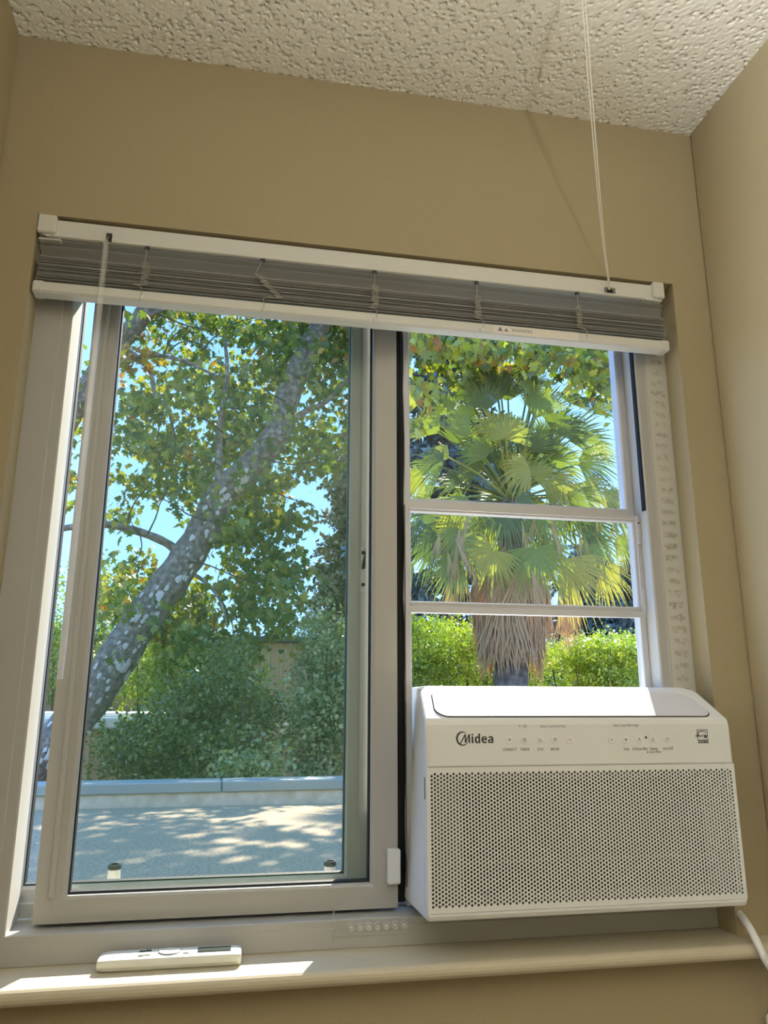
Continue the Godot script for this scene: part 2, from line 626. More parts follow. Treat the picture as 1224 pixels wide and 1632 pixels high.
	lathe(st, Vector3(0.9572, 0.671, -0.0765), [[0.0, 0.0006], [0.0016, 0.0006], [0.0016, -0.0005]], 10, Vector3.BACK)
	build("screw", st, M.dark_gap, v)
	st = tool()
	box(st, Vector3(0.9555, 0.505, -0.083), Vector3(0.9612, 0.55, -0.0775), 0.0008)
	build("clip", st, M.aluminium, v)

	# white stop block stuck on the sash beside the air conditioner
	st = tool()
	box(st, Vector3(0.4865, 0.0800, -0.0785), Vector3(0.5060, 0.1305, -0.0640), 0.002)
	var blk := build("stop_block", st, M.ac_white)
	tag(blk, "white plastic stop block on the sash corner left of the air conditioner", "block")
	# drainage ledge outside
	st = tool()
	box(st, Vector3(-0.6, -0.235, -0.36), Vector3(1.6, -0.21, -0.15), 0.004)
	struct(build("trim_2", st, M.parapet))


func pane_quad(r: Array, z: float) -> SurfaceTool:
	var st := tool()
	quad(st, Vector3(r[0], r[2], z), Vector3(r[1], r[2], z), Vector3(r[1], r[3], z), Vector3(r[0], r[3], z), Vector3(0, 0.5, z - 1.0))
	return st


# ---------- blind ----------
func blind() -> void:
	var b := group_node("venetian_blind")
	tag(b, "white venetian blind pulled up in a thick stack across the window top", "blind")
	var st := tool()
	# headrail: U channel with a lip along its lower front edge
	var poly := PackedVector2Array()
	for p in [[-0.030, 1.1170], [-0.004, 1.1170], [-0.0030, 1.1160], [-0.0030, 1.0930], [-0.0010, 1.0915], [-0.0010, 1.0860], [-0.0040, 1.0845], [-0.030, 1.0845]]:
		poly.append(Vector2(p[0], p[1]))
	extrude(st, poly, func(p: Vector2, t: float): return Vector3(t, p.y, p.x), -0.094, 0.994)
	build("headrail", st, M.blind_white, b)
	for side in [[-0.1065, -0.0780, 1], [0.9805, 1.0035, -1]]:
		st = tool()
		box(st, Vector3(side[0], 1.0885, -0.034), Vector3(side[1], 1.1212, 0.0045), 0.002)
		var br := build("mounting_bracket", st, M.blind_white, b)
		st = tool()
		if side[2] > 0:
			box(st, Vector3(side[0] + 0.002, 1.0790, -0.032), Vector3(side[1] + 0.008, 1.0822, -0.002), 0.001)
			tube(st, [Vector3(-0.098, 1.0862, 0.001), Vector3(-0.090, 1.083, 0.002), Vector3(-0.082, 1.085, 0.002)], [0.0009], 6)
		else:
			box(st, Vector3(side[0] - 0.018, 1.0815, -0.022), Vector3(side[1] - 0.006, 1.0845, 0.003), 0.001)
		build("bracket_tab", st, M.blind_white, br)
	st = tool()
	box(st, Vector3(-0.080, 1.1175, -0.020), Vector3(-0.058, 1.1195, -0.008), 0.0005)
	build("bracket_pin", st, M.dark_metal, b)
	st = tool()
	box(st, Vector3(0.884, 1.0895, -0.004), Vector3(0.905, 1.1010, 0.0006), 0.001)
	var lock := build("cord_lock", st, M.metal, b)
	st = tool()
	box(st, Vector3(0.888, 1.0900, 0.0004), Vector3(0.899, 1.0960, 0.0016), 0.0004)
	build("cord_slot", st, M.dark_gap, lock)
	st = tool()
	box(st, Vector3(0.0000, 1.0855, -0.004), Vector3(0.0090, 1.1010, 0.0008), 0.0008)
	build("tilt_slot", st, M.dark_metal, b)
	# two slats hang a little apart, the rest are stacked
	var slat := slat_mesh()
	rng.seed = 11
	for k in 31:
		var y := 1.0755 if k == 0 else (1.0640 if k == 1 else 1.0500 - (k - 2) * 0.00150)
		var o := show_mesh("slat", slat, b)
		var wild := 1.0 if k > 1 else 0.2
		o.position = Vector3(0.448 + rng.randf_range(-1, 1) * 0.002, y + rng.randf_range(-1, 1) * 0.0003, -0.0160 + rng.randf_range(-1, 1) * 0.0024 * wild)
		o.rotation = Vector3(deg_to_rad(rng.randf_range(-7, 7) if k > 1 else -22.0), 0, rng.randf_range(-1, 1) * 0.0005 + (-0.003 if k == 0 else 0.0))
	st = tool()
	box(st, Vector3(-0.1045, 0.9855, -0.0285), Vector3(1.0070, 1.0050, -0.0025), 0.003)
	var rail := build("bottom_rail", st, M.blind_white, b)
	for e in [[-0.1055, -0.088], [0.9905, 1.0080]]:
		st = tool()
		box(st, Vector3(e[0], 0.9847, -0.0292), Vector3(e[1], 1.0058, -0.0018), 0.003)
		build("end_cap", st, M.blind_white, rail)
	for x in [0.064, 0.2606, 0.4518, 0.643, 0.8407]:
		st = tool()
		lathe(st, Vector3(x, 0.9905, -0.0026), [[0.0, 0.0035], [0.0032, 0.0032], [0.0044, 0.0012], [0.0044, -0.002]], 14, Vector3.BACK)
		build("cord_button", st, M.blind_white, rail)
	# small warning label on the bottom rail
	st = tool()
	box(st, Vector3(0.664, 0.9870, -0.0027), Vector3(0.826, 1.0030, -0.0021), 0.0)
	build("warning_label", st, M.label, rail)
	words("WARNING", 0.0062, Vector3(0.6985, 0.9955, -0.0020), M.print_pale, rail, "lettering")
	for t in [[0.672, 0.010], [0.6845, 0.008]]:
		st = tool()
		var a := Vector3(t[0], 0.9915, -0.0019)
		tri(st, a, a + Vector3(t[1], 0, 0), a + Vector3(t[1] / 2, t[1] * 0.85, 0), a - Vector3(0, 0, 1))
		build("warning_triangle", st, M.print_pale, rail)
	# ladder strings bunched up in front of the stack, with a lift string each
	var xs := [[0.0655, 0.0, 0.0605], [0.2555, 0.040, 0.2590], [0.4495, 0.0, 0.4510], [0.6355, 0.0, 0.6425], [0.8280, 0.0, 0.8390]]
	for e in xs:
		var x: float = e[0]
		var lean: float = e[1]
		st = tool()
		box(st, Vector3(x - 0.003, 1.0790, -0.004), Vector3(x + 0.004, 1.0850, -0.0004), 0.0008)
		build("cord_guide", st, M.dark_metal, b)
		st = tool()
		tube(st, [Vector3(x, 1.081, 0.0), Vector3(x - lean * 0.15, 1.066, 0.0012), Vector3(x - 0.001 - lean * 0.25, 1.054, 0.0012)], [0.0006], 5)
		for strand in 3:
			var pts := []
			for k in 16:
				var t := k / 15.0
				var yy := 1.054 - 0.042 * t
				var xx := x - lean * 0.25 + lean * 1.05 * t
				pts.append(Vector3(xx + (0.0078 if (k + strand) % 2 == 0 else -0.0072) * rng.randf_range(0.55, 1.1), yy + rng.randf_range(-1, 1) * 0.0018, 0.0008 + 0.0018 * rng.randf()))
			tube(st, curve(pts, 3), [0.0005], 5)
		var end := Vector3(x + lean * 0.8, 1.012, 0.002)
		tube(st, curve([end, Vector3(e[2] - 0.012 * (1.0 if lean == 0.0 else -0.8), 1.0105, 0.003), Vector3(e[2], 1.0075, 0.003), Vector3(e[2] + 0.002, 0.999, 0.0015), Vector3(e[2] + 0.002, 0.9925, 0.0005)], 4), [0.0007], 5)
		build("ladder_string", st, M.string, b)
	# clear twist wand
	st = tool()
	tube(st, [Vector3(0.0045, 1.093, 0.002), Vector3(0.0040, 1.088, 0.006), Vector3(0.0020, 1.080, 0.007)], [0.0012], 6)
	build("wand_hook", st, M.metal, b)
	st = tool()
	tube(st, [Vector3(0.0022, 1.082, 0.007), Vector3(0.0008, 0.74, 0.0060), Vector3(-0.0020, 0.381, 0.0040)], [0.0048], 6)
	build("tilt_wand", st, M.clear, b)
	# the pull cords, drawn up and tied off above the frame
	for k in 2:
		st = tool()
		var dx := 0.0032 * k
		tube(st, curve([Vector3(0.8915 + dx * 0.3, 1.094, 0.0), Vector3(0.8850 + dx * 0.6, 1.110, 0.012), Vector3(0.8490 + dx, 1.166, 0.068), Vector3(0.7740 + dx * 1.5, 1.291, 0.20), Vector3(0.7170 + dx * 1.7, 1.403, 0.305), Vector3(0.6860 + dx * 1.5, 1.458, 0.362)], 6), [0.0013], 6)
		build("pull_cord", st, M.cord, b)
	st = tool()
	tube(st, curve([Vector3(0.686, 1.472, 0.362), Vector3(0.686, 1.452, 0.362), Vector3(0.692, 1.444, 0.366), Vector3(0.698, 1.452, 0.370)], 5), [0.0018], 6)
	tag(build("ceiling_hook", st, M.metal), "small metal hook in the ceiling that holds the blind cords", "hook")


func slat_mesh() -> ArrayMesh:
	var st := tool()
	var poly := PackedVector2Array()
	for k in 7:
		var t := k / 6.0 * 2 - 1
		poly.append(Vector2(t * 0.0125, 0.0016 * (1 - t * t)))
	for k in 7:
		var t := 1 - k / 6.0 * 2
		poly.append(Vector2(t * 0.0125, 0.0016 * (1 - t * t) - 0.00045))
	extrude(st, poly, func(p: Vector2, t: float): return Vector3(t, p.y, p.x), -0.548, 0.553)
	return mesh_of(st, M.slat)


func words(text: String, height: float, at: Vector3, m: Material, parent: Node, called: String, depth := 0.0003, bold := false, tilt := 0.0, centred := false) -> MeshInstance3D:
	var t := TextMesh.new()
	var f := SystemFont.new()
	f.font_names = PackedStringArray(["Droid Sans"])
	if bold:
		f.font_weight = 700
	t.font = f
	t.text = text
	t.font_size = 32
	t.pixel_size = height / 23.0
	t.depth = depth
	t.curve_step = 4.0
	t.horizontal_alignment = HORIZONTAL_ALIGNMENT_CENTER if centred else HORIZONTAL_ALIGNMENT_LEFT
	t.material = m
	var o := show_mesh(called, t, parent)
	o.position = at
	o.rotation.x = tilt
	return o


# ---------- air conditioner ----------
const AX0 := 0.5175
const AX1 := 1.0085
const AY0 := 0.0555
const AYT := 0.3755


func ac_inset(y: float) -> float:      # the top corners of the casing are rounded
	var r := 0.028
	var t := clampf((y - (AYT - r)) / r, 0.0, 1.0)
	return r - r * sqrt(maxf(0.0, 1.0 - t * t * 0.93))


func ac_loft(st: SurfaceTool, prof: PackedVector2Array, edge := 0.005) -> void:   # prof: x = z, y = y; ends rounded by shrinking towards the middle
	var c := Vector2.ZERO
	for p in prof:
		c += p / prof.size()
	var rings := []
	for s in [0.0, 0.3, 0.65, 1.0, -1.0, -0.65, -0.3, -0.0001]:
		var ring := []
		var k: float = absf(s)
		var shrink: float = edge * (1.0 - sqrt(1.0 - (1.0 - k) * (1.0 - k)))
		for p in prof:
			var q := p.move_toward(c, shrink) if p.x > -0.1 else p
			var ins := ac_inset(p.y)
			var x: float = AX0 + ins + edge * k if s >= 0.0 else AX1 - ins - edge * k
			ring.append(Vector3(x, q.y, q.x))
		rings.append(ring)
	var n := prof.size()
	for i in rings.size() - 1:
		for k in n:
			var j := (k + 1) % n
			var mid: Vector3 = (rings[i][k] + rings[i + 1][j]) / 2.0
			var nrm := (prof[j] - prof[k]).orthogonal().normalized() * 0.003
			var inn := mid + Vector3(0, nrm.y, nrm.x)
			if not Geometry2D.is_point_in_polygon((prof[k] + prof[j]) / 2.0 + nrm, prof):
				inn = mid - Vector3(0, nrm.y, nrm.x)
			inn.x = lerpf(inn.x, 0.763, 0.15)
			quad(st, rings[i][k], rings[i][j], rings[i + 1][j], rings[i + 1][k], inn)
	var tris := Geometry2D.triangulate_polygon(prof)
	for e in [0, rings.size() - 1]:
		for i in range(0, tris.size(), 3):
			tri(st, rings[e][tris[i]], rings[e][tris[i + 1]], rings[e][tris[i + 2]], Vector3(0.763, 0.2, -0.03))


func air_conditioner() -> void:
	var a := group_node("air_conditioner", null, Vector3.ZERO)
	tag(a, "white window air conditioner with a perforated grille, standing in the right half of the window", "air conditioner")
	# casing: side profile (z, y); the front is stepped back behind the grille
	var prof := PackedVector2Array()
	for p in [[-0.135, AY0], [0.050, AY0], [0.0565, 0.0575], [0.059, 0.063], [0.059, 0.0665], [0.040, 0.0670], [0.040, 0.2590], [0.0575, 0.2595], [0.0590, 0.2615], [0.0575, 0.318], [0.0555, 0.3245], [0.0530, 0.3275], [-0.0080, 0.3672], [-0.016, 0.3715], [-0.030, AYT], [-0.135, AYT]]:
		prof.append(Vector2(p[0], p[1]))
	var st := tool()
	ac_loft(st, prof)
	build("casing", st, M.ac_white, a)
	# the part outside the window
	st = tool()
	box(st, Vector3(0.5340, 0.03, -0.50), Vector3(0.942, 0.352, -0.16), 0.01)
	build("outdoor_casing", st, M.ac_white, a)
	st = tool()
	box(st, Vector3(0.5500, 0.05, -0.17), Vector3(0.925, 0.12, -0.12))
	build("bridge", st, M.dark_gap, a)
	# louver lid on the sloping top, with the dark seam round it
	var n := Vector3(0, 0.0610, 0.0397).normalized()
	var up := Vector3(0, 0.0397, -0.0610).normalized()
	var base := Vector3(0, 0.3275, 0.0530)
	for layer in 2:
		var outline := []
		var g := 0.0 if layer == 0 else 0.0016
		var hw := 0.2250 - g
		var lo := 0.0015 + g
		var hi := 0.0700 - g
		for c in [[-1, lo, 0.022, true], [1, lo, 0.016, true], [1, hi, 0.034, false], [-1, hi, 0.012, false]]:
			for k in 7:
				var f: float = k / 6.0 * PI / 2
				var r: float = c[2] - g
				var cx: float = c[0] * (hw - (0.0 if c[3] else 0.004) - r)
				var cy: float = c[1] + (r if c[3] else -r)
				var ang: float = [PI + f, PI * 1.5 + f, f, PI / 2 + f][[[-1, true], [1, true], [1, false], [-1, false]].find([c[0], c[3]])]
				outline.append(Vector2(cx + cos(ang) * r, cy + sin(ang) * r))
		st = tool()
		var h := 0.0006 if layer == 0 else 0.0018
		extrude(st, PackedVector2Array(outline), func(p: Vector2, t: float): return Vector3(0.7610, 0, 0) + base + Vector3.RIGHT * p.x + up * p.y + n * t, -0.001, h)
		if layer == 0:
			build("lid_seam", st, M.dark_gap, a)
		else:
			build("louver_lid", st, M.ac_panel, a).set_meta("label", "smooth louver lid lit by the sun")
	# perforated front grille: a sheet with about 3500 round holes
	st = tool()
	var gx0 := AX0 + 0.0005
	var gx1 := AX1 - 0.0005
	var gy0 := 0.0670
	var gy1 := 0.2590
	var zf := 0.0596
	var zb := 0.0582
	var cols := 103
	var rows := 33
	var mx := 0.0050
	var px := (gx1 - gx0 - 2 * mx) / cols
	var my0 := 0.0060
	var my1 := 0.0065
	var py := (gy1 - gy0 - my0 - my1) / (rows + 0.5)
	var r := 0.00195
	for i in cols:
		var x0 := gx0 + mx + i * px
		var x1 := x0 + px
		var cx := (x0 + x1) / 2
		var off := 0.5 * py if i % 2 == 1 else 0.0
		var lo := gy0 + my0 + off
		# strips under and over the column of holes
		quad(st, Vector3(x0, gy0, zf), Vector3(x1, gy0, zf), Vector3(x1, lo, zf), Vector3(x0, lo, zf), Vector3(cx, lo, 0))
		var hi := lo + rows * py
		quad(st, Vector3(x0, hi, zf), Vector3(x1, hi, zf), Vector3(x1, gy1, zf), Vector3(x0, gy1, zf), Vector3(cx, lo, 0))
		for j in rows:
			var cy := lo + (j + 0.5) * py
			var y0 := cy - py / 2
			var y1 := cy + py / 2
			var ring := []
			for k in 8:
				ring.append(Vector3(cx + cos(PI / 8 + k * PI / 4) * r, cy + sin(PI / 8 + k * PI / 4) * r, zf))
			var corner := [Vector3(x1, y1, zf), Vector3(x0, y1, zf), Vector3(x0, y0, zf), Vector3(x1, y0, zf)]
			var inn := Vector3(cx, cy, 0)
			for q in 4:
				var c0: Vector3 = corner[q]
				var c1: Vector3 = corner[(q + 1) % 4]
				var i0 := 2 * q
				tri(st, c0, ring[i0], ring[i0 + 1], inn)
				quad(st, c0, c1, ring[(i0 + 2) % 8], ring[i0 + 1], inn)
			for k in 8:
				var e0: Vector3 = ring[k]
				var e1: Vector3 = ring[(k + 1) % 8]
				quad(st, e0, e1, e1 - Vector3(0, 0, zf - zb), e0 - Vector3(0, 0, zf - zb), (e0 + e1) - Vector3(cx, cy, zf))
	for e in [[gx0, gx0 + mx], [gx1 - mx, gx1]]:
		quad(st, Vector3(e[0], gy0, zf), Vector3(e[1], gy0, zf), Vector3(e[1], gy1, zf), Vector3(e[0], gy1, zf), Vector3(e[0], 0.2, 0))
	for x in [gx0, gx1]:
		quad(st, Vector3(x, gy0, zf), Vector3(x, gy1, zf), Vector3(x, gy1, 0.041), Vector3(x, gy0, 0.041), Vector3(0.76, 0.2, 0.05))
	quad(st, Vector3(gx0, gy1, zf), Vector3(gx1, gy1, zf), Vector3(gx1, gy1, 0.057), Vector3(gx0, gy1, 0.057), Vector3(0.76, 0.2, 0.05))
	quad(st, Vector3(gx0, gy0, zf), Vector3(gx1, gy0, zf), Vector3(gx1, gy0, 0.057), Vector3(gx0, gy0, 0.057), Vector3(0.76, 0.2, 0.05))
	build("front_grille", st, M.ac_white, a).set_meta("label", "white perforated front grille")
	# what shows through the holes: grey surround, dark filter
	st = tool()
	box(st, Vector3(AX0 + 0.004, 0.0675, 0.0400), Vector3(AX1 - 0.004, 0.2585, 0.0430))
	build("grille_backing", st, M.ac_backing, a)
	st = tool()
	for e in [[0.0860, 0.1260], [0.1290, 0.2400]]:
		box(st, Vector3(0.5740, e[0], 0.0425), Vector3(0.9560, e[1], 0.0437))
	build("air_filter", st, M.ac_dark, a)
	# side: seam, slot and screw
	st = tool()
	box(st, Vector3(AX0 - 0.0004, 0.074, -0.0765), Vector3(AX0 + 0.001, 0.352, -0.0750))
	box(st, Vector3(AX0 - 0.0004, 0.215, 0.0478), Vector3(AX0 + 0.001, 0.245, 0.0496))
	build("side_seam", st, M.ac_backing, a)
	st = tool()
	lathe(st, Vector3(AX0, 0.101, -0.092), [[0.0, 0.0016], [0.0030, 0.0012], [0.0036, -0.0002]], 12, Vector3.LEFT)
	build("side_screw", st, M.metal, a)
	# control band
	var zc := 0.0589
	var tilt := -atan(0.0015 / 0.0565)
	var band := func(x: float, y: float) -> Vector3: return Vector3(x, y, 0.0590 - (y - 0.2615) * 0.0265 + 0.00015)
	var icons := ["wifi", "clock", "eco", "mode", "down", "up", "fan", "person", "drop", "power"]
	var bx := [0.6445, 0.6680, 0.6925, 0.7155, 0.7395, 0.8075, 0.8305, 0.8525, 0.8755, 0.8990]
	var names := ["CONNECT", "TIMER", "ECO", "MODE", "", "", "Fan", "Follow Me", "Sleep", "On/Off"]
	for k in 10:
		var c: Vector3 = band.call(bx[k], 0.2960 if k < 5 else 0.2955)
		st = tool()
		lathe(st, c, [[0.0, 0.0006], [0.0052, 0.0006], [0.0060, 0.0001], [0.0060, -0.0004]], 20, Vector3(0, 0.0265, 1).normalized())
		var b := build("button", st, M.ac_button, a)
		icon(icons[k], c + Vector3(0, 0, 0.0009), b)
		if names[k]:
			words(names[k], 0.0036 if k < 5 else 0.0040, band.call(bx[k], 0.2826 if k < 5 else 0.2818), M.print_dark, a, "lettering", 0.0002, false, tilt, true)
	words("& check filter", 0.0030, band.call(0.8755, 0.2772), M.print_dark, a, "lettering", 0.0002, false, tilt, true)
	words("°F  HR", 0.0036, band.call(0.6660, 0.3155), M.print_pale, a, "lettering", 0.0002, false, tilt, true)
	words("Auto Cool Dry Fan", 0.0036, band.call(0.7140, 0.3155), M.print_pale, a, "lettering", 0.0002, false, tilt, true)
	words("Auto Low Mid High", 0.0036, band.call(0.8330, 0.3165), M.print_pale, a, "lettering", 0.0002, false, tilt, true)
	st = tool()
	lathe(st, band.call(0.8642, 0.2985), [[0.0, 0.0003], [0.0019, 0.0003], [0.0019, -0.0003]], 12, Vector3.BACK)
	build("sensor_dot", st, M.print_grey, a)
	# maker's mark: ring with a peaked M, then the rest of the word
	var mark := group_node("logo", a)
	var lc: Vector3 = band.call(0.5730, 0.2985)
	st = tool()
	var pts := []
	var rad := []
	for k in 27:
		var t := k / 26.0
		var ang := deg_to_rad(52.0 + t * 300.0)
		pts.append(lc + Vector3(cos(ang) * 0.0088, sin(ang) * 0.0094, 0))
		rad.append(0.0003 + 0.0013 * sin(PI * t))
	tube(st, pts, rad, 6, 0.25)
	build("ring", st, M.print_dark, mark)
	st = tool()
	for seg in [[-0.0035, -0.0068, 0.0042, 0.0062, 0.0008], [0.0042, 0.0062, 0.0042, -0.0058, 0.0011], [0.0042, -0.0056, 0.0100, 0.0062, 0.0008], [0.0100, 0.0062, 0.0104, -0.0060, 0.0012]]:
		tube(st, [lc + Vector3(seg[0], seg[1], 0), lc + Vector3(seg[2], seg[3], 0)], [seg[4]], 6, 0.3)
	build("letter", st, M.print_dark, mark)
	words("idea", 0.0125, band.call(0.5850, 0.2985 - 0.0005), M.print_dark, mark, "lettering", 0.0003, true, tilt)
	# energy mark
	var em := group_node("energy_mark", a)
	var ec: Vector3 = band.call(0.9600, 0.3000)
	st = tool()
	for e in [[-0.0090, -0.0098, -0.0084, 0.0098], [0.0084, -0.0098, 0.0090, 0.0098], [-0.0090, 0.0091, 0.0090, 0.0098], [-0.0090, -0.0105, 0.0090, -0.0055]]:
		box(st, ec + Vector3(e[0], e[1], -0.0004), ec + Vector3(e[2], e[3], 0.0003))
	build("mark_frame", st, M.print_dark, em)
	st = tool()
	pts = []
	for k in 16:
		var ang := deg_to_rad(20.0 + k * 15.0)
		pts.append(ec + Vector3(cos(ang) * 0.0068 - 0.0005, sin(ang) * 0.0045 + 0.0030, 0))
	tube(st, pts, [0.0006], 5, 0.3)
	var star := []
	for k in 10:
		var rr := 0.0030 if k % 2 == 0 else 0.0012
		star.append(Vector2(0.0050 + cos(PI / 2 + k * PI / 5) * rr, -0.0005 + sin(PI / 2 + k * PI / 5) * rr))
	extrude(st, PackedVector2Array(star), func(p: Vector2, t: float): return ec + Vector3(p.x, p.y, t), -0.0003, 0.0004)
	build("star_swoosh", st, M.print_dark, em)
	words("energy", 0.0048, ec + Vector3(-0.0020, 0.0005, 0), M.print_dark, em, "lettering", 0.0003, false, tilt, true)
	words("ENERGY STAR", 0.0027, ec + Vector3(0.0, -0.0080, 0.0003), M.ac_button, em, "lettering", 0.0002, false, tilt, true)
	# power cord leaving under the right end, and its plug on the right wall
	st = tool()
	tube(st, curve([Vector3(1.010, 0.060, -0.060), Vector3(1.0344, 0.0359, -0.0200), Vector3(1.0239, 0.0234, 0.0300), Vector3(1.0228, -0.0021, 0.0560), Vector3(1.0297, -0.0213, 0.0600), Vector3(1.065, -0.070, 0.058), Vector3(1.074, -0.12, 0.055), Vector3(1.078, -0.2, 0.050), Vector3(1.080, -0.45, 0.04), Vector3(1.076, -0.70, 0.06), Vector3(1.074, -0.76, 0.10), Vector3(1.074, -0.60, 0.12)], 5), [0.0056], 10)
	build("power_cord", st, M.ac_white, a)
	st = tool()
	box(st, Vector3(1.0520, -0.21, 0.001), Vector3(1.0952, -0.1010, 0.034), 0.008)
	build("power_plug", st, M.ac_white, a)


func icon(kind: String, c: Vector3, b: Node) -> void:
	var st := tool()
	var arc := func(r: float, a0: float, a1: float, at: Vector3):
		var pts := []
		for k in 10:
			var t := deg_to_rad(lerpf(a0, a1, k / 9.0))
			pts.append(at + Vector3(cos(t), sin(t), 0) * r)
		tube(st, pts, [0.00028], 5)
	var line := func(x0: float, y0: float, x1: float, y1: float):
		tube(st, [c + Vector3(x0, y0, 0), c + Vector3(x1, y1, 0)], [0.00028], 5)
	match kind:
		"wifi":
			for r in [0.0010, 0.0020, 0.0030]:
				arc.call(r, 45.0, 135.0, c + Vector3(0, -0.0014, 0))
		"clock":
			arc.call(0.0026, 0.0, 360.0, c)
			line.call(0, 0, 0, 0.0018); line.call(0, 0, 0.0013, 0)
		"eco":
			line.call(-0.002, 0.002, -0.002, -0.002); line.call(-0.002, -0.002, 0.0026, -0.002); line.call(-0.001, 0.002, 0.0012, 0.0004); line.call(0.0012, 0.0004, 0.0026, -0.0012)
		"mode":
			line.call(-0.002, -0.002, 0.0014, -0.002); line.call(0.0014, -0.002, 0.0014, 0.0012); line.call(0.0014, 0.0012, -0.002, 0.0012); line.call(-0.002, 0.0012, -0.002, -0.002); line.call(-0.001, 0.0022, 0.0024, 0.0022); line.call(0.0024, 0.0022, 0.0024, -0.001)
		"down":
			line.call(-0.002, 0.001, 0, -0.0011); line.call(0.002, 0.001, 0, -0.0011)
		"up":
			line.call(-0.002, -0.001, 0, 0.0011); line.call(0.002, -0.001, 0, 0.0011)
		"fan":
			line.call(0, 0, -0.0022, 0.0016); line.call(0, 0, 0.0022, 0.0016); line.call(0, 0, 0, -0.0026); arc.call(0.0011, 0.0, 360.0, c)
		"person":
			arc.call(0.0012, 0.0, 360.0, c + Vector3(0, 0.0014, 0)); arc.call(0.0022, 0.0, 180.0, c + Vector3(0, -0.0024, 0))
		"drop":
			arc.call(0.0018, 150.0, 390.0, c + Vector3(0, -0.0008, 0)); line.call(-0.0016, 0.0, 0, 0.0026); line.call(0.0016, 0.0, 0, 0.0026)
		"power":
			arc.call(0.0026, 115.0, 425.0, c); line.call(0, 0.0008, 0, 0.0028)
	build("icon", st, M.print_grey, b)


func remote_control() -> void:
	var g := group_node("remote_control", null, Vector3(0.0790, 0.0, 0.0030))
	tag(g, "white remote control with a grey display lying on the sunlit sill", "remote control")
	g.rotation.y = deg_to_rad(-0.6)
	var L := 0.1895
	var W := 0.044
	# lofted along its length; section is a rounded bar, thinner and rounded at the ends
	var st := tool()
	var rings := []
	var stations := [[0.0, 0.25], [0.002, 0.62], [0.007, 0.84], [0.015, 0.96], [0.03, 1.0], [0.10, 1.0], [0.165, 1.0], [0.178, 0.97], [0.185, 0.88], [0.1885, 0.70], [L, 0.35]]
	for s in stations:
		var k: float = s[1]
		var ring := []
		for q in [[-0.5, 0.006], [-0.5, 0.0125], [-0.47, 0.0160], [-0.40, 0.0172], [0.0, 0.0180], [0.40, 0.0172], [0.47, 0.0160], [0.5, 0.0125], [0.485, 0.007], [0.42, 0.0025], [0.33, 0.0], [-0.33, 0.0], [-0.42, 0.0025]]:
			ring.append(Vector3(s[0], 0.0085 + (q[1] - 0.0085) * lerpf(0.55, 1.0, k) - 0.0085 * (1.0 - lerpf(0.55, 1.0, k)) * 0.0, -W / 2 + q[0] * W * lerpf(0.72, 1.0, k)))
		rings.append(ring)
	for i in rings.size() - 1:
		for k in 13:
			var j := (k + 1) % 13
			quad(st, rings[i][k], rings[i][j], rings[i + 1][j], rings[i + 1][k], Vector3((stations[i][0] + stations[i + 1][0]) / 2, 0.0085, -W / 2))
	for e in [0, rings.size() - 1]:
		for k in range(1, 12):
			tri(st, rings[e][0], rings[e][k], rings[e][k + 1], Vector3(0.09, 0.0085, -W / 2))
	build("body", st, M.remote, g)
	st = tool()
	box(st, Vector3(0.1300, 0.0170, -0.0330), Vector3(0.1750, 0.0186, -0.0110), 0.0005)
	build("display", st, M.lcd, g).set_meta("label", "dark grey display window")
	st = tool()
	lathe(st, Vector3(0.0920, 0.0173, -0.0215), [[0.0, 0.0014], [0.0105, 0.0014], [0.0115, 0.0016], [0.0135, 0.0018], [0.0142, 0.0010], [0.0142, 0.0]], 28)
	build("direction_pad", st, M.remote, g)
	st = tool()
	for k in 40:
		pass
	var ringpts := []
	for k in 33:
		ringpts.append(Vector3(0.0920 + cos(TAU * k / 32) * 0.0146, 0.0180, -0.0215 + sin(TAU * k / 32) * 0.0146))
	tube(st, ringpts, [0.0006], 5)
	build("pad_groove", st, M.print_grey, g)
	for p in [[0.0640, -0.012, 0], [0.0640, -0.029, 1], [0.0560, -0.010, 0], [0.1150, -0.012, 0], [0.1150, -0.029, 0], [0.0560, -0.027, 1]]:
		st = tool()
		box(st, Vector3(p[0] - 0.0042, 0.0172, p[1] - 0.0028), Vector3(p[0] + 0.0042, 0.0192, p[1] + 0.0028), 0.001)
		build("button", st, M.lcd if p[2] else M.remote, g)
	st = tool()
	box(st, Vector3(0.0195, 0.0170, -0.014), Vector3(0.0203, 0.0181, -0.009))
	build("print_mark", st, M.print_grey, g)


func clear_strip() -> void:
	var g := group_node("plastic_strip")
	tag(g, "clear plastic strip with a row of round dimples on the frame beside the air conditioner", "plastic strip")
	var st := tool()
	box(st, Vector3(0.4030, 0.0175, -0.0470), Vector3(0.5120, 0.0395, -0.0455), 0.0004)
	build("sheet", st, M.clear, g)
	st = tool()
	box(st, Vector3(0.4000, 0.0120, -0.0475), Vector3(0.4022, 0.0560, -0.0445), 0.0004)
	build("end_flange", st, M.clear, g)
	for k in 7:
		st = tool()
		var c := Vector3(0.4270 + k * 0.01315, 0.0290, -0.0455)
		lathe(st, c, [[0.0, 0.0012], [0.0036, 0.0016], [0.0052, 0.0030], [0.0060, 0.0010], [0.0061, 0.0]], 18, Vector3.BACK)
		var d := build("dimple", st, M.clear_bump, g)
		st = tool()
		var h := []
		for q in 18:
			var t := TAU * q / 18
			h.append(Vector2(pow(sin(t), 3) * 0.0018, (0.8125 * cos(t) - 0.3125 * cos(2 * t) - 0.125 * cos(3 * t)) * 0.0018))
		extrude(st, PackedVector2Array(h), func(p: Vector2, t: float): return c + Vector3(p.x, p.y + 0.0006, t), 0.0016, 0.0024)
		build("heart_mark", st, M.blind_white, d)


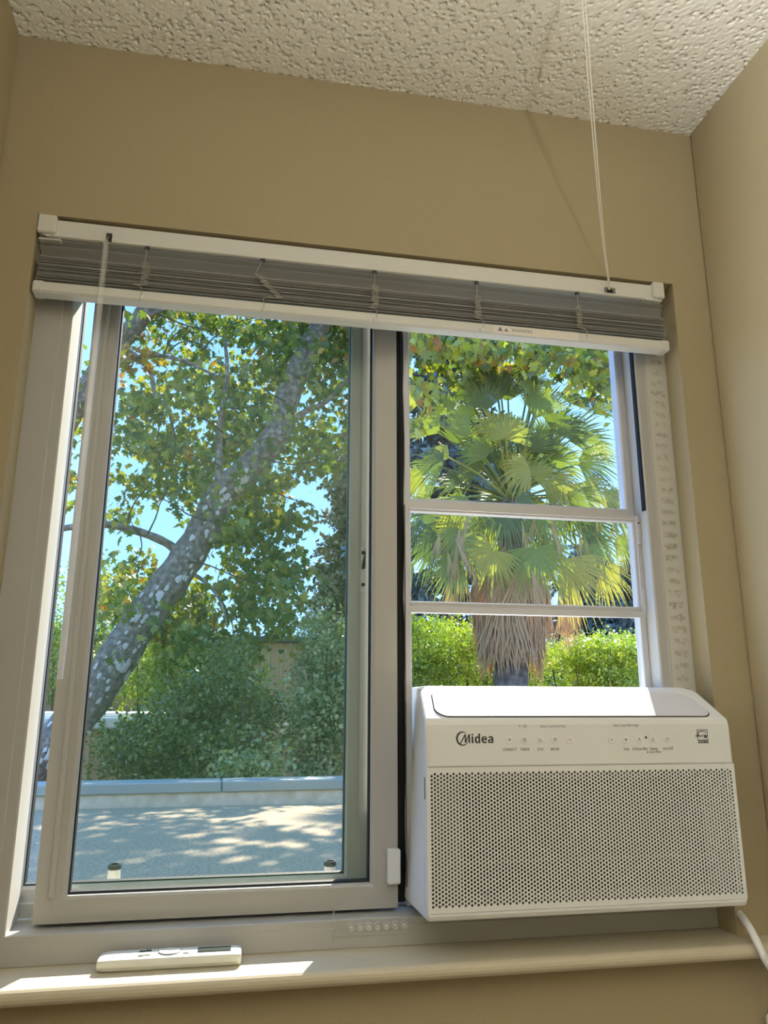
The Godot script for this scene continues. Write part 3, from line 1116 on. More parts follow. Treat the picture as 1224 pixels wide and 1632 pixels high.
# ---------- outdoors ----------
func terrace() -> void:
	var st := tool()
	box(st, Vector3(-14, -0.55, -4.72), Vector3(14, -0.35, -0.15))
	struct(build("flat_roof", st, M.roof))
	var p := struct(group_node("parapet", null, Vector3(0.2, -0.35, -4.8)))
	p.rotation.y = deg_to_rad(2.2)
	for k in 8:
		st = tool()
		var x0 := -12.0 + k * 3.0
		box(st, Vector3(x0, -0.2, -0.22), Vector3(x0 + 3.0, 0.095, 0.0))
		build("parapet_wall", st, M.parapet, p)
		st = tool()
		box(st, Vector3(x0 + 0.003, 0.085, -0.26), Vector3(x0 + 2.997, 0.160, 0.025), 0.008)
		build("cap_flashing", st, M.cap, p)
	st = tool()
	box(st, Vector3(-60, -4.3, -80), Vector3(60, -3.9, -4.9))
	struct(build("ground", st, M.ground))


func siding_wall(parent: Node, x0: float, x1: float, y0: float, y1: float, z: float) -> void:
	var poly := PackedVector2Array()
	var x := x0
	while x < x1 - 0.01:
		for q in [[0.0, 0.0], [0.15, 0.0], [0.17, 0.035], [0.21, 0.035], [0.23, 0.0]]:
			if x + q[0] < x1:
				poly.append(Vector2(x + q[0], q[1]))
		x += 0.24
	poly.append(Vector2(x1, 0.0)); poly.append(Vector2(x1, -0.15)); poly.append(Vector2(x0, -0.15))
	var st := tool()
	extrude(st, clean(poly), func(p: Vector2, t: float): return Vector3(p.x, t, z + p.y), y0, y1)
	build("siding", st, M.siding, parent)


func buildings() -> void:
	var b := group_node("metal_building", null)
	tag(b, "tan building with vertical ribbed siding behind the bushes", "building")
	siding_wall(b, -6.0, 6.4, -3.9, 1.50, -14.0)
	var st := tool()
	box(st, Vector3(-6.1, 1.50, -15.8), Vector3(6.5, 1.62, -13.85), 0.02)
	build("roof_edge", st, M.trim_dark, b)
	b = group_node("shed", null)
	tag(b, "low tan shed with a bright white roof edge, behind the leaning sycamore trunk", "shed")
	siding_wall(b, -6.0, -0.9, -3.9, 0.05, -9.4)
	st = tool()
	box(st, Vector3(-6.2, 0.05, -12.5), Vector3(-0.75, 0.19, -9.2), 0.02)
	build("fascia", st, M.fascia, b)
	st = tool()
	box(st, Vector3(-6.2, 0.19, -12.4), Vector3(-0.8, 0.24, -9.35), 0.02)
	build("roof_sheet", st, M.fascia, b)
	b = group_node("grey_house", null)
	tag(b, "small grey and tan house roof showing over the yellow green shrubs at the right", "house")
	st = tool()
	box(st, Vector3(8.2, -3.9, -16.9), Vector3(14.0, 1.4, -15.5))
	build("wall", st, M.siding, b)
	st = tool()
	var poly := PackedVector2Array([Vector2(-15.2, 1.35), Vector2(-16.1, 1.9), Vector2(-17.0, 1.35)])
	extrude(st, poly, func(p: Vector2, t: float): return Vector3(t, p.y, p.x), 7.9, 14.3)
	build("roof", st, M.cap, b)


func leaf_mesh(m: Material) -> ArrayMesh:      # lobed sycamore leaf about 1 unit across, stalk at the origin, hanging down -y
	var st := tool()
	var rim := [[0.0, 0.0], [0.16, 0.10], [0.34, 0.02], [0.50, -0.22], [0.27, -0.30], [0.46, -0.58], [0.17, -0.56], [0.0, -0.98]]
	var mid := Vector3(0, -0.32, 0.05)
	for s in [-1.0, 1.0]:
		for k in rim.size() - 1:
			var a := Vector3(rim[k][0] * s, rim[k][1], -0.10 * rim[k][0])
			var b := Vector3(rim[k + 1][0] * s, rim[k + 1][1], -0.10 * rim[k + 1][0] - (0.08 if k == rim.size() - 2 else 0.0))
			tri(st, mid, a, b, Vector3(0, -0.3, -1))
	return mesh_of(st, m)


func sprig_mesh(m: Material, n: int, leaf: float, length: float, sd: int) -> ArrayMesh:     # a twig's worth of small leaves
	var st := tool()
	var r := RandomNumberGenerator.new()
	r.seed = sd
	for k in n:
		var t := (k + 0.5) / n
		var base := Vector3(r.randf_range(-0.12, 0.12) * length, t * length, r.randf_range(-0.12, 0.12) * length)
		var d := Vector3(r.randf_range(-1, 1), r.randf_range(-0.3, 0.9), r.randf_range(-1, 1)).normalized()
		var w := d.cross(Vector3(r.randf_range(-1, 1), r.randf_range(-1, 1), r.randf_range(-1, 1))).normalized()
		var a := base + d * leaf * 0.1
		var e := base + d * leaf
		var c := base + d * leaf * 0.5
		tri(st, a, c + w * leaf * 0.28, e, base - d.cross(w))
		tri(st, a, e, c - w * leaf * 0.28, base - d.cross(w))
	return mesh_of(st, m)


func multi(called: String, mesh: Mesh, xf: Array, cols: Array, parent: Node) -> void:
	var mm := MultiMesh.new()
	mm.transform_format = MultiMesh.TRANSFORM_3D
	mm.use_colors = true
	mm.mesh = mesh
	mm.instance_count = xf.size()
	for k in xf.size():
		mm.set_instance_transform(k, xf[k])
		mm.set_instance_color(k, cols[k])
	var o := MultiMeshInstance3D.new()
	o.multimesh = mm
	put(o, called, parent)
	stuff(o)


func pick(colors: Array, spread := 0.25) -> Color:
	var c: Color = colors[rng.randi() % colors.size()]
	var k := 1.0 + rng.randf_range(-spread, spread)
	return Color(c.r * k, c.g * k, c.b * k)


func rand_basis(size: float, upright := 0.0) -> Basis:
	var b := Basis.from_euler(Vector3(rng.randf_range(-PI, PI), rng.randf_range(-PI, PI), rng.randf_range(-PI, PI)))
	if upright > 0.0:
		b = Basis.from_euler(Vector3(rng.randf_range(-1, 1) * (1.6 - upright), rng.randf_range(-PI, PI), rng.randf_range(-1, 1) * (1.6 - upright)))
	return b.scaled(Vector3.ONE * size)


func limb(called: String, parent: Node, pts: Array, r0: float, r1: float, m: Material, sides := 9) -> void:
	var c := curve(pts, 5)
	var rad := []
	for k in c.size():
		rad.append(lerpf(r0, r1, float(k) / (c.size() - 1)) * (1.0 + 0.06 * sin(k * 1.9)))
	var st := tool()
	tube(st, c, rad, sides)
	build(called, st, m, parent)


func sycamore() -> void:
	var t := group_node("sycamore_tree", null)
	tag(t, "leaning sycamore tree with pale blotched bark and lobed leaves, beyond the window", "tree")
	limb("trunk", t, [Vector3(-3.6, -4.0, -7.8), Vector3(-2.151, -0.950, -7.900), Vector3(-1.692, -0.231, -7.900), Vector3(-1.194, 0.566, -8.000), Vector3(-0.811, 1.267, -8.000), Vector3(-0.466, 1.820, -8.000), Vector3(-0.195, 2.318, -8.000), Vector3(-0.001, 2.791, -8.000), Vector3(0.356, 3.193, -8.000), Vector3(0.646, 3.637, -8.000), Vector3(0.742, 4.063, -8.000), Vector3(0.955, 4.685, -8.000), Vector3(1.226, 5.337, -8.000), Vector3(1.424, 6.006, -8.000), Vector3(1.873, 7.059, -7.900)], 0.25, 0.115, M.sycamore, 14)
	# pale patches where the bark has flaked off the lower trunk
	rng.seed = 9
	var line := [Vector3(-1.692, -0.231, -7.900), Vector3(-1.194, 0.566, -8.000), Vector3(-0.811, 1.267, -8.000), Vector3(-0.466, 1.820, -8.000), Vector3(-0.195, 2.318, -8.000), Vector3(-0.001, 2.791, -8.000), Vector3(0.356, 3.193, -8.000)]
	var path := curve(line, 12)
	var flakes := tool()
	for k in 120:
		var f := pow(rng.randf(), 1.35) * 0.97
		var q := int(f * (path.size() - 2))
		var d: Vector3 = (path[q + 1] - path[q]).normalized()
		var right := d.cross(Vector3.BACK).normalized()
		var out := right.cross(d).normalized()
		var ang := 0.25 + rng.randfn() * 0.62
		var r0 := 0.248 - 0.048 * f
		var size := rng.randf_range(0.010, 0.036) * (1.0 if rng.randf() < 0.8 else 1.9)
		var ring := []
		for e in 9:
			var w := TAU * e / 9
			var rr := size * rng.randf_range(0.7, 1.2)
			var a2 := ang + cos(w) * rr * 0.8 / r0
			ring.append(path[q] + d * sin(w) * rr * 1.3 + (right * sin(a2) + out * cos(a2)) * r0)
		var mid: Vector3 = path[q] + (right * sin(ang) + out * cos(ang)) * (r0 + 0.006)
		for e in 9:
			tri(flakes, mid, ring[e], ring[(e + 1) % 9], path[q])
	build("bark_patches", flakes, M.pale_bark, t)
	limb("limb", t, [Vector3(-0.363, 1.987, -8.000), Vector3(-0.556, 2.156, -7.950), Vector3(-0.841, 2.268, -7.900), Vector3(-1.144, 2.321, -7.800), Vector3(-1.431, 2.300, -7.700), Vector3(-1.922, 2.157, -7.600)], 0.055, 0.035, M.sycamore)
	limb("limb", t, [Vector3(-2.551, 2.789, -8.800), Vector3(-1.889, 4.011, -8.600), Vector3(-1.480, 4.784, -8.500), Vector3(-1.221, 5.116, -8.400), Vector3(-0.966, 5.540, -8.300), Vector3(-0.755, 6.056, -8.200)], 0.16, 0.10, M.sycamore, 12)
	limb("limb", t, [Vector3(-1.201, 5.163, -8.400), Vector3(-0.937, 5.245, -8.200), Vector3(-0.622, 5.314, -8.100), Vector3(-0.223, 5.257, -8.000), Vector3(0.255, 5.139, -7.900)], 0.035, 0.012, M.sycamore)
	limb("limb", t, [Vector3(-1.491, 4.916, -8.500), Vector3(-1.255, 4.710, -8.300), Vector3(-1.079, 4.550, -8.200), Vector3(-0.923, 4.323, -8.100), Vector3(-0.855, 4.020, -8.000), Vector3(-0.677, 3.814, -7.900), Vector3(-0.579, 3.436, -7.900)], 0.045, 0.012, M.sycamore)
	limb("limb", t, [Vector3(-1.629, 4.207, -8.300), Vector3(-1.372, 4.439, -8.200), Vector3(-1.119, 4.526, -8.100), Vector3(-0.832, 4.548, -8.000), Vector3(-0.480, 4.441, -7.900), Vector3(-0.126, 4.244, -7.800)], 0.045, 0.016, M.sycamore)
	limb("limb", t, [Vector3(-0.028, 2.743, -8.000), Vector3(-0.041, 3.154, -7.900), Vector3(-0.058, 3.633, -7.900), Vector3(0.001, 4.255, -7.800), Vector3(-0.054, 4.754, -7.800)], 0.055, 0.018, M.sycamore)
	limb("limb", t, [Vector3(0.708, 3.641, -8.000), Vector3(0.943, 3.948, -8.100), Vector3(1.262, 4.144, -8.100), Vector3(1.585, 4.521, -8.100), Vector3(2.237, 4.892, -8.000)], 0.05, 0.016, M.sycamore)
	limb("limb", t, [Vector3(1.223, 5.519, -8.000), Vector3(1.824, 5.452, -7.600), Vector3(2.488, 4.936, -7.000), Vector3(3.131, 4.629, -6.600), Vector3(3.764, 4.382, -6.300), Vector3(4.414, 4.193, -6.100)], 0.06, 0.014, M.sycamore)
	limb("limb", t, [Vector3(-0.327, 1.861, -8.000), Vector3(-0.100, 1.705, -7.900), Vector3(0.069, 1.479, -7.800), Vector3(0.155, 1.186, -7.700)], 0.028, 0.008, M.sycamore)
	# thin twigs
	var twigs := [[[212,838],[222,850],[226,872],[220,890],[212,905]], [[203,830],[215,800],[240,770],[250,745]], [[236,850],[248,825],[256,800],[275,770]], [[355,960],[362,975],[372,1005],[366,1040]], [[330,830],[300,820],[270,800],[240,790]], [[420,730],[460,740],[500,735],[530,715]], [[300,895],[330,900],[365,915],[405,930]], [[260,570],[270,545],[285,528],[300,522]], [[268,560],[290,545],[320,548],[345,565]], [[260,655],[252,690],[248,720]], [[270,665],[280,700],[276,735]], [[400,745],[420,770],[450,790],[480,800]], [[356,690],[330,670],[300,660],[280,640]], [[310,915],[290,940],[270,960]], [[320,560],[350,530],[390,510],[430,505]], [[455,640],[420,620],[395,590],[370,585]], [[470,800],[460,830],[440,870],[445,920]], [[348,740],[320,735],[290,745],[265,740]], [[356,650],[390,650],[420,640]], [[250,500],[300,520],[330,525]], [[470,600],[500,610],[530,600],[555,570]]]
	for w in twigs:
		var st := tool()
		var pts := []
		for q in w:
			pts.append(at(q[0], q[1], -7.8))
		tube(st, curve(pts, 4), [0.010, 0.010, 0.010, 0.009, 0.009, 0.008, 0.008, 0.007, 0.007, 0.006, 0.006, 0.005], 5)
		build("twig", st, M.twig, t)
	# foliage: tufts of leaves scattered along sprays [px, py, reach x, reach y, tufts]
	var clumps := [[230,545,40,30,5],[290,500,70,22,14],[360,520,70,34,22],[430,530,70,44,30],[520,540,50,50,26],[240,640,50,40,24],[300,560,40,30,10],[300,640,40,60,20],[370,620,60,60,34],[440,610,50,60,30],[520,620,45,55,28],[235,700,45,30,18],[290,720,60,36,26],[370,700,60,50,34],[430,680,40,40,18],[500,700,50,35,24],[240,760,50,22,14],[310,770,60,30,22],[390,770,45,34,22],[450,760,35,25,10],[520,735,40,25,12],[400,830,60,36,28],[460,830,30,24,10],[370,860,60,30,20],[340,830,30,20,8],[420,890,50,26,18],[400,940,60,30,20],[460,930,40,30,14],[210,900,35,30,7],[200,810,35,30,6],[180,960,40,35,14],[240,950,45,40,18],[300,960,50,40,22],[350,1000,50,40,20],[430,985,45,30,16],[290,1010,50,30,16],[400,1040,40,20,10],[170,1030,30,40,10],[140,700,25,120,14],[100,560,30,90,10],[95,760,25,60,6],[560,500,40,30,12],[605,590,40,60,30],[600,720,26,50,20],[602,820,22,40,12]]
	var xf := []
	var cols := []
	rng.seed = 31
	var greens := [Color(0.172, 0.223, 0.052), Color(0.212, 0.267, 0.058), Color(0.132, 0.178, 0.052), Color(0.316, 0.323, 0.069), Color(0.396, 0.345, 0.081)]
	var rust := [Color(0.50, 0.22, 0.05), Color(0.55, 0.34, 0.06)]
	for c in clumps:
		for k in int(c[4] * 2.1):
			var g := at(c[0] + rng.randfn() * c[2] * 0.5, c[1] + rng.randfn() * c[3] * 0.5, -8.0 + (rng.randf_range(-1.3, -0.15) if rng.randf() < 0.93 else rng.randf_range(0.2, 0.8)))
			tuft(xf, cols, g, 7, 0.18, 0.100, greens if rng.randf() > 0.025 else rust)
	for k in 9:
		tuft(xf, cols, at(rng.randf_range(200, 260), rng.randf_range(555, 590), -8.0), 5, 0.1, 0.11, rust)
	# the part of the crown above what the window shows, which shades the roof
	for k in 520:
		var g := Vector3(rng.randf_range(0.6, 5.6), rng.randf_range(4.9, 7.0), rng.randf_range(-8.8, -7.4))
		tuft(xf, cols, g, 7, 0.30, 0.17, greens)
	# a nearer spray of the same tree over the right half, yellow and rust tinged
	var s := t
	var yellow := [Color(0.52, 0.50, 0.09), Color(0.45, 0.47, 0.09), Color(0.30, 0.34, 0.09), Color(0.20, 0.235, 0.09), Color(0.60, 0.52, 0.09)]
	limb("limb", s, [Vector3(2.107, 4.361, -5.600), Vector3(2.494, 4.052, -5.600), Vector3(2.755, 3.939, -5.600), Vector3(3.221, 3.845, -5.600), Vector3(3.611, 3.533, -5.600)], 0.022, 0.006, M.twig, 6)
	limb("limb", s, [Vector3(4.441, 4.247, -5.600), Vector3(4.056, 3.922, -5.600), Vector3(3.763, 3.546, -5.600), Vector3(3.666, 3.332, -5.600)], 0.014, 0.004, M.twig, 6)
	limb("limb", s, [Vector3(1.484, 3.731, -5.700), Vector3(1.777, 3.445, -5.600), Vector3(1.962, 3.199, -5.600), Vector3(1.897, 3.000, -5.600)], 0.016, 0.004, M.twig, 6)
	limb("limb", s, [Vector3(3.643, 3.502, -5.600), Vector3(3.751, 3.299, -5.500), Vector3(3.954, 3.288, -5.500)], 0.006, 0.003, M.twig, 5)
	var near := [[680,545,40,18,22],[740,550,40,20,24],[800,555,40,22,26],[860,560,40,22,24],[920,565,36,24,22],[970,575,26,30,16],[670,610,22,12,5],[690,645,26,18,9],[665,670,14,14,5],[945,610,26,8,6],[975,640,20,8,6],[990,590,14,25,6],[740,585,30,8,4],[930,588,30,14,8]]
	for c in near:
		for k in c[4]:
			var g := at(c[0] + rng.randfn() * c[2] * 0.5, c[1] + rng.randfn() * c[3] * 0.55, -5.6 + rng.randf_range(-0.5, 0.5))
			tuft(xf, cols, g, 5, 0.13, 0.098, yellow if rng.randf() > 0.09 else rust)
	leaves_on(t, xf, cols)


func tuft(xf: Array, cols: Array, g: Vector3, n: int, reach: float, size: float, colors: Array) -> void:
	for k in n:
		var p := g + Vector3(rng.randfn(), rng.randfn() * 0.7, rng.randfn()) * reach * 0.6
		var b := Basis.from_euler(Vector3(rng.randf_range(-0.9, 0.9), rng.randf_range(-PI, PI), rng.randf_range(-0.8, 0.8)))
		xf.append(Transform3D(b.scaled(Vector3.ONE * size * rng.randf_range(0.65, 1.3)), p))
		cols.append(pick(colors))


func leaves_on(t: Node, xf: Array, cols: Array) -> void:      # the nearest 300 leaves in view one by one, the rest together
	var order := range(xf.size())
	order.sort_custom(func(a, b): return xf[a].origin.z * 100 + xf[a].basis.x.length() > xf[b].origin.z * 100 + xf[b].basis.x.length())
	var mats := {}
	var rest := []
	var rc := []
	var n := 0
	for i in order:
		var o: Vector3 = xf[i].origin
		if n < 300 and o.y < 0.346 + (1.19 - o.z) * 0.53 and o.x < 0.24 + (1.19 - o.z) * 0.66:
			n += 1
			var c: Color = cols[i]
			var key := Vector3i((Vector3(c.r, c.g, c.b) * 16.0).round())
			if not mats.has(key):
				var m := leafy(Color(0.95, 1.0, 0.45), true)
				m.albedo_color = Color.WHITE
				mats[key] = coloured_leaf(Color(key.x / 16.0 + 0.004, key.y / 16.0 + 0.004, key.z / 16.0 + 0.03))
			show_mesh("leaf", mats[key], t, xf[i])
		else:
			rest.append(xf[i])
			rc.append(cols[i])
	multi("foliage", leaf_mesh(M.leaf), rest, rc, t)


func coloured_leaf(c: Color) -> ArrayMesh:
	var a := leaf_mesh(M.leaf)
	var arr := a.surface_get_arrays(0)
	var col := PackedColorArray()
	col.resize(arr[Mesh.ARRAY_VERTEX].size())
	col.fill(c)
	arr[Mesh.ARRAY_COLOR] = col
	var out := ArrayMesh.new()
	out.add_surface_from_arrays(Mesh.PRIMITIVE_TRIANGLES, arr)
	out.surface_set_material(0, M.leaf)
	return out


# a fan frond: pleated segments joined near the hub, free and drooping towards the tips
func frond(parent: Node, crown: Vector3, hub: Vector3, dir: Vector3, facing: Vector3, radius: float, spread: float, droop: float, c0: Color, c1: Color, m: Material, segs := 24, called := "frond") -> void:
	var st := tool()
	var y := dir.normalized()
	var z := (facing - y * facing.dot(y)).normalized()
	var x := y.cross(z)
	var da := spread * 2.0 / segs
	for s in segs:
		var a := -spread + (s + 0.5) * da
		var len := radius * (0.78 + 0.22 * cos(a * 0.8)) * rng.randf_range(0.88, 1.06)
		var bend := droop * rng.randf_range(0.6, 1.5)
		var twist := rng.randf_range(-0.12, 0.12)
		var L := []
		var C := []
		var R := []
		for f in [0.05, 0.32, 0.56, 0.80, 1.0]:
			var hw: float = tan(da / 2.0) * minf(f, 0.50) * len * (1.0 if f <= 0.56 else (0.50 if f < 0.9 else 0.04))
			var aa: float = a + twist * maxf(0.0, f - 0.5)
			var d := x * sin(aa) + y * cos(aa)
			var side := x * cos(aa) - y * sin(aa)
			var g: float = pow(maxf(0.0, f - 0.35), 2.0) * bend * len
			var p: Vector3 = d * f * len * (1.0 - 0.25 * minf(1.0, g / len)) - Vector3(0, g, 0) - z * 0.10 * len * f * f
			C.append(p + z * hw * 0.45)
			L.append(p - side * hw)
			R.append(p + side * hw)
		for k in 4:
			var t: float = [0.05, 0.32, 0.56, 0.80, 1.0][k]
			var ca := c0.lerp(c1, clampf((t - 0.30) * 1.5, 0.0, 1.0)) * (0.92 + 0.16 * rng.randf())
			for q in [[L, C], [C, R]]:
				st.set_color(ca)
				tri(st, q[0][k], q[1][k], q[1][k + 1], -z * 5)
				if k < 3:
					tri(st, q[0][k], q[1][k + 1], q[0][k + 1], -z * 5)
	var o := build(called, st, m, parent)
	o.position = hub
	if crown != hub:
		st = tool()
		var mid := (crown - hub) * 0.5 + Vector3(0, 0.06 * crown.distance_to(hub), 0)
		st.set_color(c0 * 1.1)
		tube(st, curve([crown - hub, mid, Vector3.ZERO + y * radius * 0.08], 4), [0.026, 0.022, 0.020, 0.018, 0.016, 0.015, 0.014, 0.013, 0.012], 6, 0.6)
		build("petiole", st, m, o)


func palm() -> void:
	var t := group_node("fan_palm", null)
	tag(t, "fan palm with a hanging skirt of dead brown fronds, beyond the right panes", "palm tree")
	rng.seed = 77
	var crown := at(815, 800, -8.2)
	limb("trunk", t, [Vector3(crown.x - 0.12, -4.0, -8.25), at(815, 1150, -8.2), at(815, 1040, -8.2), at(815, 900, -8.2), crown], 0.24, 0.16, M.palm_bark, 14)
	var G := Color(0.306, 0.335, 0.086)
	var GD := Color(0.174, 0.210, 0.077)
	var GY := Color(0.490, 0.422, 0.093)
	var Y := Color(0.56, 0.45, 0.12)
	var O := Color(0.58, 0.42, 0.15)
	var B := Color(0.60, 0.385, 0.20)
	# [hub px, hub py, depth offset, screen angle, radius px, half spread deg, droop, inner, outer]
	var list := [
		[805, 700, 0.5, 80, 62, 100, 0.25, GY, G], [846, 748, 0.6, 190, 62, 75, 0.8, GY, Y], [706, 745, 0.3, 165, 66, 80, 0.7, GD, G],
		[852, 668, 0.2, 66, 92, 50, 0.1, G, GY], [905, 702, 0.1, 20, 92, 60, 0.25, G, GY], [920, 737, 0.1, -2, 84, 70, 0.45, GD, G],
		[925, 775, 0.3, -10, 84, 60, 0.6, GY, O], [787, 877, 0.9, 235, 62, 115, 0.35, GY, G], [852, 872, 0.8, 275, 78, 95, 0.4, G, GY],
		[893, 893, 0.6, 318, 104, 55, 0.5, Y, O], [732, 895, 0.6, 215, 70, 75, 0.5, G, GY], [700, 868, 0.3, 185, 66, 80, 0.7, GD, G],
		[745, 700, 0.2, 118, 70, 40, 0.1, G, GD], [775, 655, -0.1, 100, 66, 60, 0.1, GD, G], [810, 640, -0.2, 92, 70, 60, 0.1, GD, G],
		[700, 690, -0.2, 140, 60, 55, 0.3, G, GY], [675, 760, -0.1, 200, 55, 80, 1.0, GY, G], [740, 790, 0.4, 235, 66, 70, 1.0, G, GY],
		[800, 810, 0.5, 262, 66, 80, 1.1, GD, G], [865, 815, 0.4, 285, 70, 80, 1.1, G, GD], [935, 830, 0.2, 330, 78, 70, 0.7, GD, GY],
		[960, 800, 0.1, 352, 66, 70, 0.6, G, Y], [690, 815, 0.2, 205, 62, 80, 0.8, GD, G], [930, 860, 0.3, 318, 80, 65, 0.6, G, O],
		[955, 905, 0.1, 315, 66, 60, 0.6, Y, O], [770, 745, 0.1, 150, 70, 80, 0.7, GD, G], [880, 760, 0.3, 320, 66, 70, 0.9, GY, Y],
		[820, 790, 0.6, 20, 50, 90, 1.0, GD, G], [745, 845, 0.5, 250, 70, 80, 0.9, G, Y], [660, 900, 0.0, 200, 60, 60, 0.8, GD, G],
		[880, 690, -0.2, 50, 80, 60, 0.2, G, GD], [860, 720, 0.0, 75, 66, 80, 0.2, GD, G], [780, 720, 0.1, 110, 70, 80, 0.3, GD, G], [720, 660, -0.4, 125, 50, 60, 0.3, G, GD],
		[790, 610, -0.4, 95, 60, 70, 0.1, GD, G], [760, 630, -0.5, 110, 60, 70, 0.2, GD, GD], [900, 810, -0.2, 300, 70, 90, 0.8, GD, G], [830, 830, -0.2, 270, 80, 100, 0.8, GD, G], [980, 860, -0.2, 335, 60, 70, 0.8, G, O], [850, 762, 0.3, 35, 62, 85, 0.6, GY, G], [882, 742, 0.0, 40, 70, 70, 0.4, G, GY], [836, 722, 0.1, 70, 66, 70, 0.2, GD, G], [870, 790, 0.2, 10, 70, 80, 0.9, G, GY],
	]
	var right := Vector3(0.982, 0.0, 0.189)
	for e in list:
		var hub := at(e[0], e[1], -8.2 + e[2])
		var a := deg_to_rad(e[3])
		var dir := right * cos(a) + Vector3.UP * sin(a) + Vector3(-0.18, 0, 0.95) * rng.randf_range(0.0, 0.35)
		var face := Vector3(-0.30, 0.28, 1.0) + Vector3(rng.randf_range(-0.35, 0.35), rng.randf_range(-0.3, 0.3), 0)
		frond(t, crown, hub, dir, face, e[4] * 0.0079, deg_to_rad(e[5]), e[6] * 1.25, e[7], e[8], M.frond, 26)
	for k in 34:
		var px := 815 + rng.randf_range(-150, 165)
		var py := 745 + rng.randf_range(-110, 150)
		var hub := at(px, py, -8.2 + rng.randf_range(-0.6, 0.35))
		var out := Vector3(px - 815, -(py - 790) * 0.8 + 10, 0).normalized()
		var dir := right * out.x + Vector3.UP * out.y + Vector3(0, 0, rng.randf_range(-0.4, 0.5))
		frond(t, crown, hub, dir, Vector3(rng.randf_range(-0.9, 0.5), 0.35 + rng.randf_range(-0.4, 0.3), 1.0), rng.randf_range(0.42, 0.60), deg_to_rad(rng.randf_range(55, 95)), rng.randf_range(0.4, 1.1), [G, GD, GY][k % 3], [G, GY, Y, GD][k % 4], M.frond, 20)
	for k in 18:
		var hub := at(812 + rng.randf_range(-85, 75), 680 + rng.randf_range(-65, 70), -8.2 + rng.randf_range(-0.8, -0.1))
		frond(t, crown, hub, Vector3(rng.randf_range(-0.7, 0.7), 1.0, rng.randf_range(-0.3, 0.4)), Vector3(rng.randf_range(-0.9, 0.5), 0.2, 1.0), rng.randf_range(0.42, 0.58), deg_to_rad(rng.randf_range(50, 90)), rng.randf_range(0.1, 0.5), GD, [GD, G][k % 2], M.frond, 20)
	# dying brown fronds and hanging strands between the green ones
	for k in 34:
		var hub := at(820 + rng.randf_range(-120, 150), 868 + rng.randf_range(-60, 50), -8.2 + rng.randf_range(0.0, 0.95))
		frond(t, hub, hub, Vector3(rng.randf_range(-0.5, 0.5), -1.0, rng.randf_range(-0.1, 0.3)), Vector3(rng.randf_range(-0.5, 0.3), 0.2, 1), rng.randf_range(0.30, 0.62), deg_to_rad(rng.randf_range(3, 11)), 0.3, O.lerp(B, rng.randf()) * 0.8, B * 0.85, M.dead, 7, "dead_frond")
	for k in 64:
		var a := TAU * k / 64.0 + rng.randf_range(-0.1, 0.1)
		var row := k % 4
		var yy := 905.0 + row * 26.0
		var c := at(812, yy, -8.2)
		var rr := 0.54 - 0.06 * row
		var hub := c + Vector3(cos(a) * rr * 0.8, rng.randf_range(-0.08, 0.08), sin(a) * rr * 0.8)
		frond(t, hub, hub, Vector3(cos(a) * 0.18, -1.0, sin(a) * 0.18), Vector3(cos(a), 0.1, sin(a)), rng.randf_range(0.68, 0.92), deg_to_rad(rng.randf_range(17, 28)), 0.1, B * rng.randf_range(0.7, 1.0), (B * 1.2).lerp(O, 0.3 * rng.randf()), M.dead, 12, "dead_frond")
	for e in [[905, 955, 0.65], [895, 950, 0.7], [735, 900, 0.6], [715, 925, 0.5], [915, 950, 0.5]]:
		var hub := at(e[0], e[1], -7.9)
		frond(t, hub, hub, Vector3(0.03, -1, 0), Vector3(-0.2, 0.1, 1), e[2], deg_to_rad(14), 0.05, B, B * 1.1, M.dead, 10, "dead_frond")


func at(px: float, py: float, z: float) -> Vector3:       # the point at depth z that stands in this direction from where the photograph was taken
	var eye := Vector3(0.2383, 0.3464, 1.1888)
	var r := Vector3(0.98197, 0.00146, 0.18902)
	var u := Vector3(-0.04723, 0.97014, 0.23792)
	var f := Vector3(0.18303, 0.24256, -0.95272)
	var d := f + r * (px - 612.0) / 1229.0 - u * (py - 816.0) / 1229.0
	return eye + d * ((z - eye.z) / d.z)


func shrub(called: String, label: String, c: Vector3, rad: Vector3, n: int, colors: Array, leaf: float, sd: int, drooping := false) -> void:
	rng.seed = sd
	var s := group_node(called, null)
	tag(s, label, "shrub", "")
	var st := tool()
	for k in 7:
		var a := rng.randf_range(0, TAU)
		var tip := c + Vector3(cos(a) * rad.x * 0.6, rad.y * rng.randf_range(-0.2, 0.7), sin(a) * rad.z * 0.6)
		var foot := Vector3(c.x + cos(a) * 0.15, -3.95, c.z + sin(a) * 0.15)
		tube(st, curve([foot, foot.lerp(tip, 0.5) + Vector3(0, 0.3, 0), tip], 5), [0.035, 0.03, 0.025, 0.022, 0.02, 0.018, 0.015, 0.012, 0.01, 0.008, 0.006], 6)
	build("stem", st, M.twig, s)
	var mesh := sprig_mesh(M.shrub, 9, leaf, leaf * 4.5, sd)
	var xf := []
	var cols := []
	var hearts := []
	for k in 46:
		hearts.append(Vector3(rng.randfn(), rng.randfn(), rng.randfn()).normalized() * pow(rng.randf(), 0.5))
	for k in n:
		var d: Vector3 = hearts[rng.randi() % hearts.size()] + Vector3(rng.randfn(), rng.randfn() * 0.7, rng.randfn()) * 0.15
		d.x *= 1.0 - 0.35 * maxf(0.0, d.y)
		var p := c + d * rad
		var b := rand_basis(rng.randf_range(0.7, 1.3), 0.5)
		if drooping:
			b = b.rotated(Vector3(1, 0, 0), PI * rng.randf_range(0.3, 0.9))
		xf.append(Transform3D(b, p))
		cols.append(pick(colors, 0.3))
	multi("foliage", mesh, xf, cols, s)


